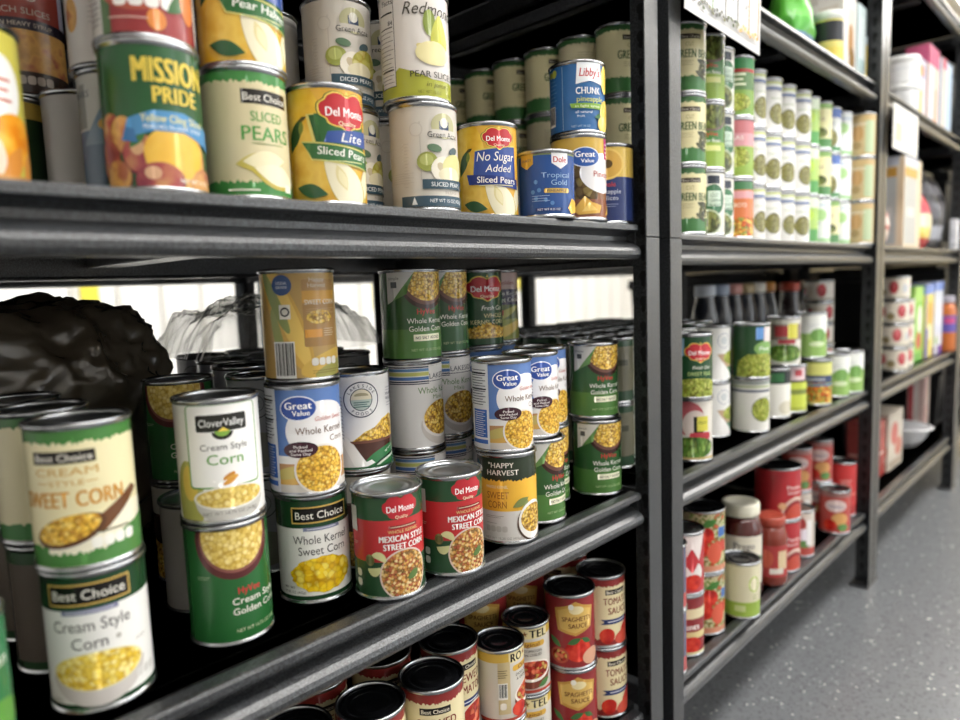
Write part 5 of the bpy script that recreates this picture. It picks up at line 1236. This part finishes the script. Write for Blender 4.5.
# ------------------------------------------------------------------ room
def slab(name, x0, x1, y0, y1, z0, z1, mat):
    m = MB(); m.box(x0, x1, y0, y1, z0, z1); return struct(m.build(name, mat))
def epoxy():
    m, nt, b = newmat('speckled_epoxy_floor')
    N = nt.nodes; L = nt.links
    tc = N.new('ShaderNodeTexCoord')
    v = N.new('ShaderNodeTexVoronoi'); v.inputs['Scale'].default_value = 210; L.new(tc.outputs['Object'], v.inputs['Vector'])
    a = N.new('ShaderNodeValToRGB'); a.color_ramp.interpolation = 'CONSTANT'; e = a.color_ramp.elements
    e[0].position = 0; e[0].color = lin('#707275'); e[1].position = .60; e[1].color = lin('#6a6c6f')
    for p, c in ((.84, '#5f6164'), (.982, '#8f9091'), (.991, '#c4c3bf')): q = e.new(p); q.color = lin(c)
    sp = N.new('ShaderNodeSeparateColor'); L.new(v.outputs['Color'], sp.inputs[0]); L.new(sp.outputs[1], a.inputs[0])
    n = N.new('ShaderNodeTexNoise'); n.inputs['Scale'].default_value = 4; L.new(tc.outputs['Object'], n.inputs['Vector'])
    mx = N.new('ShaderNodeMix'); mx.data_type = 'RGBA'; mx.blend_type = 'MULTIPLY'; mx.inputs[0].default_value = .25
    r2 = N.new('ShaderNodeValToRGB'); r2.color_ramp.elements[0].color = (.7, .7, .7, 1); L.new(n.outputs['Fac'], r2.inputs[0])
    L.new(a.outputs[0], mx.inputs[6]); L.new(r2.outputs[0], mx.inputs[7])
    L.new(mx.outputs[2], b.inputs['Base Color']); b.inputs['Roughness'].default_value = .27; b.inputs['Specular IOR Level'].default_value = .65
    return m
def painted(name, hx):
    m, nt, b = newmat(name); N = nt.nodes
    b.inputs['Base Color'].default_value = lin(hx); b.inputs['Roughness'].default_value = .6
    n = N.new('ShaderNodeTexNoise'); n.inputs['Scale'].default_value = 160
    bp = N.new('ShaderNodeBump'); bp.inputs['Strength'].default_value = .08; nt.links.new(n.outputs['Fac'], bp.inputs['Height']); nt.links.new(bp.outputs[0], b.inputs['Normal'])
    return m
WALLP = painted('white_wall_paint', '#ecebe8'); WARM = painted('warm_beige_paint', '#c9b995'); CEILP = painted('ceiling_paint', '#dcd9d0')
slab('floor', -2.6, 8.0, -2.4, 4.4, -.1, 0, epoxy())
slab('ceiling', -2.6, 8.0, -2.4, 4.4, 3.0, 3.1, CEILP)
slab('wall_back', -2.6, 8.0, 4.4, 4.5, 0, 3.0, WALLP)
def window(name, x0, x1, z0, z1):
    y = -2.4; fr = solid('white_window_frame', '#e6e6e4', .4)
    m = MB(); t = .06
    for a in ((x0-t, x0, z0-t, z1+t), (x1, x1+t, z0-t, z1+t), (x0, x1, z0-t, z0), (x0, x1, z1, z1+t), ((x0+x1)/2-.02, (x0+x1)/2+.02, z0, z1)): m.box(a[0], a[1], y-.06, y+.02, a[2], a[3])
    o = struct(m.build(name, fr))
    k = ('sky', name)
    mm, nt, b = newmat('daylight_pane'); b.inputs['Base Color'].default_value = (.02, .02, .02, 1); b.inputs['Emission Color'].default_value = (.86, .93, 1, 1); b.inputs['Emission Strength'].default_value = WIN
    m = MB(); m.box(x0, x1, y-.05, y-.04, z0, z1); m.build('pane', mm, o)
WINS = ((2.0, 2.5), (4.9, 5.8))  # the second window is added to light the far right
ZW = (.5, 2.35); xs = [-2.6]+[v for w_ in WINS for v in w_]+[8.0]
m = MB()
for a in range(0, len(xs), 2): m.box(xs[a], xs[a+1], -2.5, -2.4, 0, 3.0)
for a, b_ in WINS: m.box(a, b_, -2.5, -2.4, 0, ZW[0]); m.box(a, b_, -2.5, -2.4, ZW[1], 3.0)
struct(m.build('wall_front', WALLP))
for i, (a, b_) in enumerate(WINS): window('window_%d' % (i+1), a, b_, *ZW)
slab('wall_left', -2.7, -2.6, -2.4, 4.4, 0, 3.0, WALLP)
slab('wall_right', 8.0, 8.1, -2.4, 4.4, 0, 3.0, WARM)
for k, (x, w) in enumerate(((1.30, .10), (3.42, .16), (5.16, .14))):
    z = ZC+(-.13, -.16, -.05)[k]
    o = thing('wall_sign', ('yellow panel on the far white wall above the black bag', 'yellow panel on the far white wall right of the tan corn can', 'yellow panel on the far white wall right of the pinkish corn can')[k], 'sign', (x, 4.395, z))
    m = MB(); m.box(-w/2, w/2, -.012, 0, 0, .34, 0, .003); m.build('panel', paper('#e6d83a', .5), o)
    c = Card(); c.rect(0, 170, w*880, 300, '#eedf3c'); q = mesh_obj('printed_face', c.mesh('printed_face'), o); q.location = (0, -.0125, 0)
m = MB()
for i in range(24): m.box(1.2+i*.25, 1.2+i*.25+.02, 4.38, 4.399, 0, 2.6, 0, .002)
struct(m.build('trim_1', painted('panel_batten_paint', '#d4d2cb')))
struct(MB().build('trim_2', WALLP)) if False else None

def lamp(x, y, w, d, power, col=(1, .97, .93)):
    o = thing('ceiling_light', 'recessed ceiling light panel above the aisle', 'light', (x, y, 2.992), 0, 'ceiling light panels')
    m = MB(); t = .03
    for a in ((-w/2-t, -w/2, -d/2-t, d/2+t), (w/2, w/2+t, -d/2-t, d/2+t), (-w/2, w/2, -d/2-t, -d/2), (-w/2, w/2, d/2, d/2+t)): m.box(a[0], a[1], a[2], a[3], -.03, .006)
    m.build('frame', solid('white_enamel', '#e4e4e2', .4), o)
    k = ('lampface', power)
    if k not in MATS:
        mm, nt, b = newmat('light_diffuser'); b.inputs['Emission Color'].default_value = (*col, 1); b.inputs['Emission Strength'].default_value = power; MATS[k] = mm
    m = MB(); m.box(-w/2, w/2, -d/2, d/2, -.018, -.012); m.build('diffuser', MATS[k], o)
for x in (.2, 1.5, 2.8, 4.1, 5.4, 6.7): lamp(x, -.45, 1.2, .6, LAMP_F)
for x in (1.1, 2.9, 4.7): lamp(x, -1.75, 1.2, .3, LAMP_F)
for y in (.75,): lamp(6.7, y, 1.2, .8, LAMP_F)  # extra panel, added for a bright reflection on the floor
for x in (.0, 1.8, 3.6, 5.4): lamp(x, 2.9, 1.2, .6, LAMP_B)
w = bpy.data.worlds.new('World'); scn.world = w; w.use_nodes = True
w.node_tree.nodes['Background'].inputs[0].default_value = (.5, .5, .5, 1); w.node_tree.nodes['Background'].inputs[1].default_value = .2

# ------------------------------------------------------------------ camera
R_ = ((0.69296825, -0.72003529, -0.03666302), (-0.10298363, -0.04852501, -0.99349871), (0.71357507, 0.69223876, -0.10777813))
cd = bpy.data.cameras.new('camera'); co = bpy.data.objects.new('camera', cd); COL.objects.link(co)
right, down, fwd = (Vector(v).normalized() for v in R_)
M = Matrix(((right[0], -down[0], -fwd[0], 0), (right[1], -down[1], -fwd[1], 0), (right[2], -down[2], -fwd[2], ZC), (0, 0, 0, 1)))
co.matrix_world = M
cd.sensor_width = 36; cd.lens = 684.63/960*36; cd.clip_start = .02; cd.clip_end = 60
cd.dof.use_dof = True; cd.dof.focus_distance = .80; cd.dof.aperture_fstop = 2.9
scn.camera = co
vs_ = scn.view_settings
vs_.view_transform = 'Standard'; vs_.look = 'None'; vs_.gamma = 1; vs_.use_curve_mapping = False
vs_.exposure = EXPO
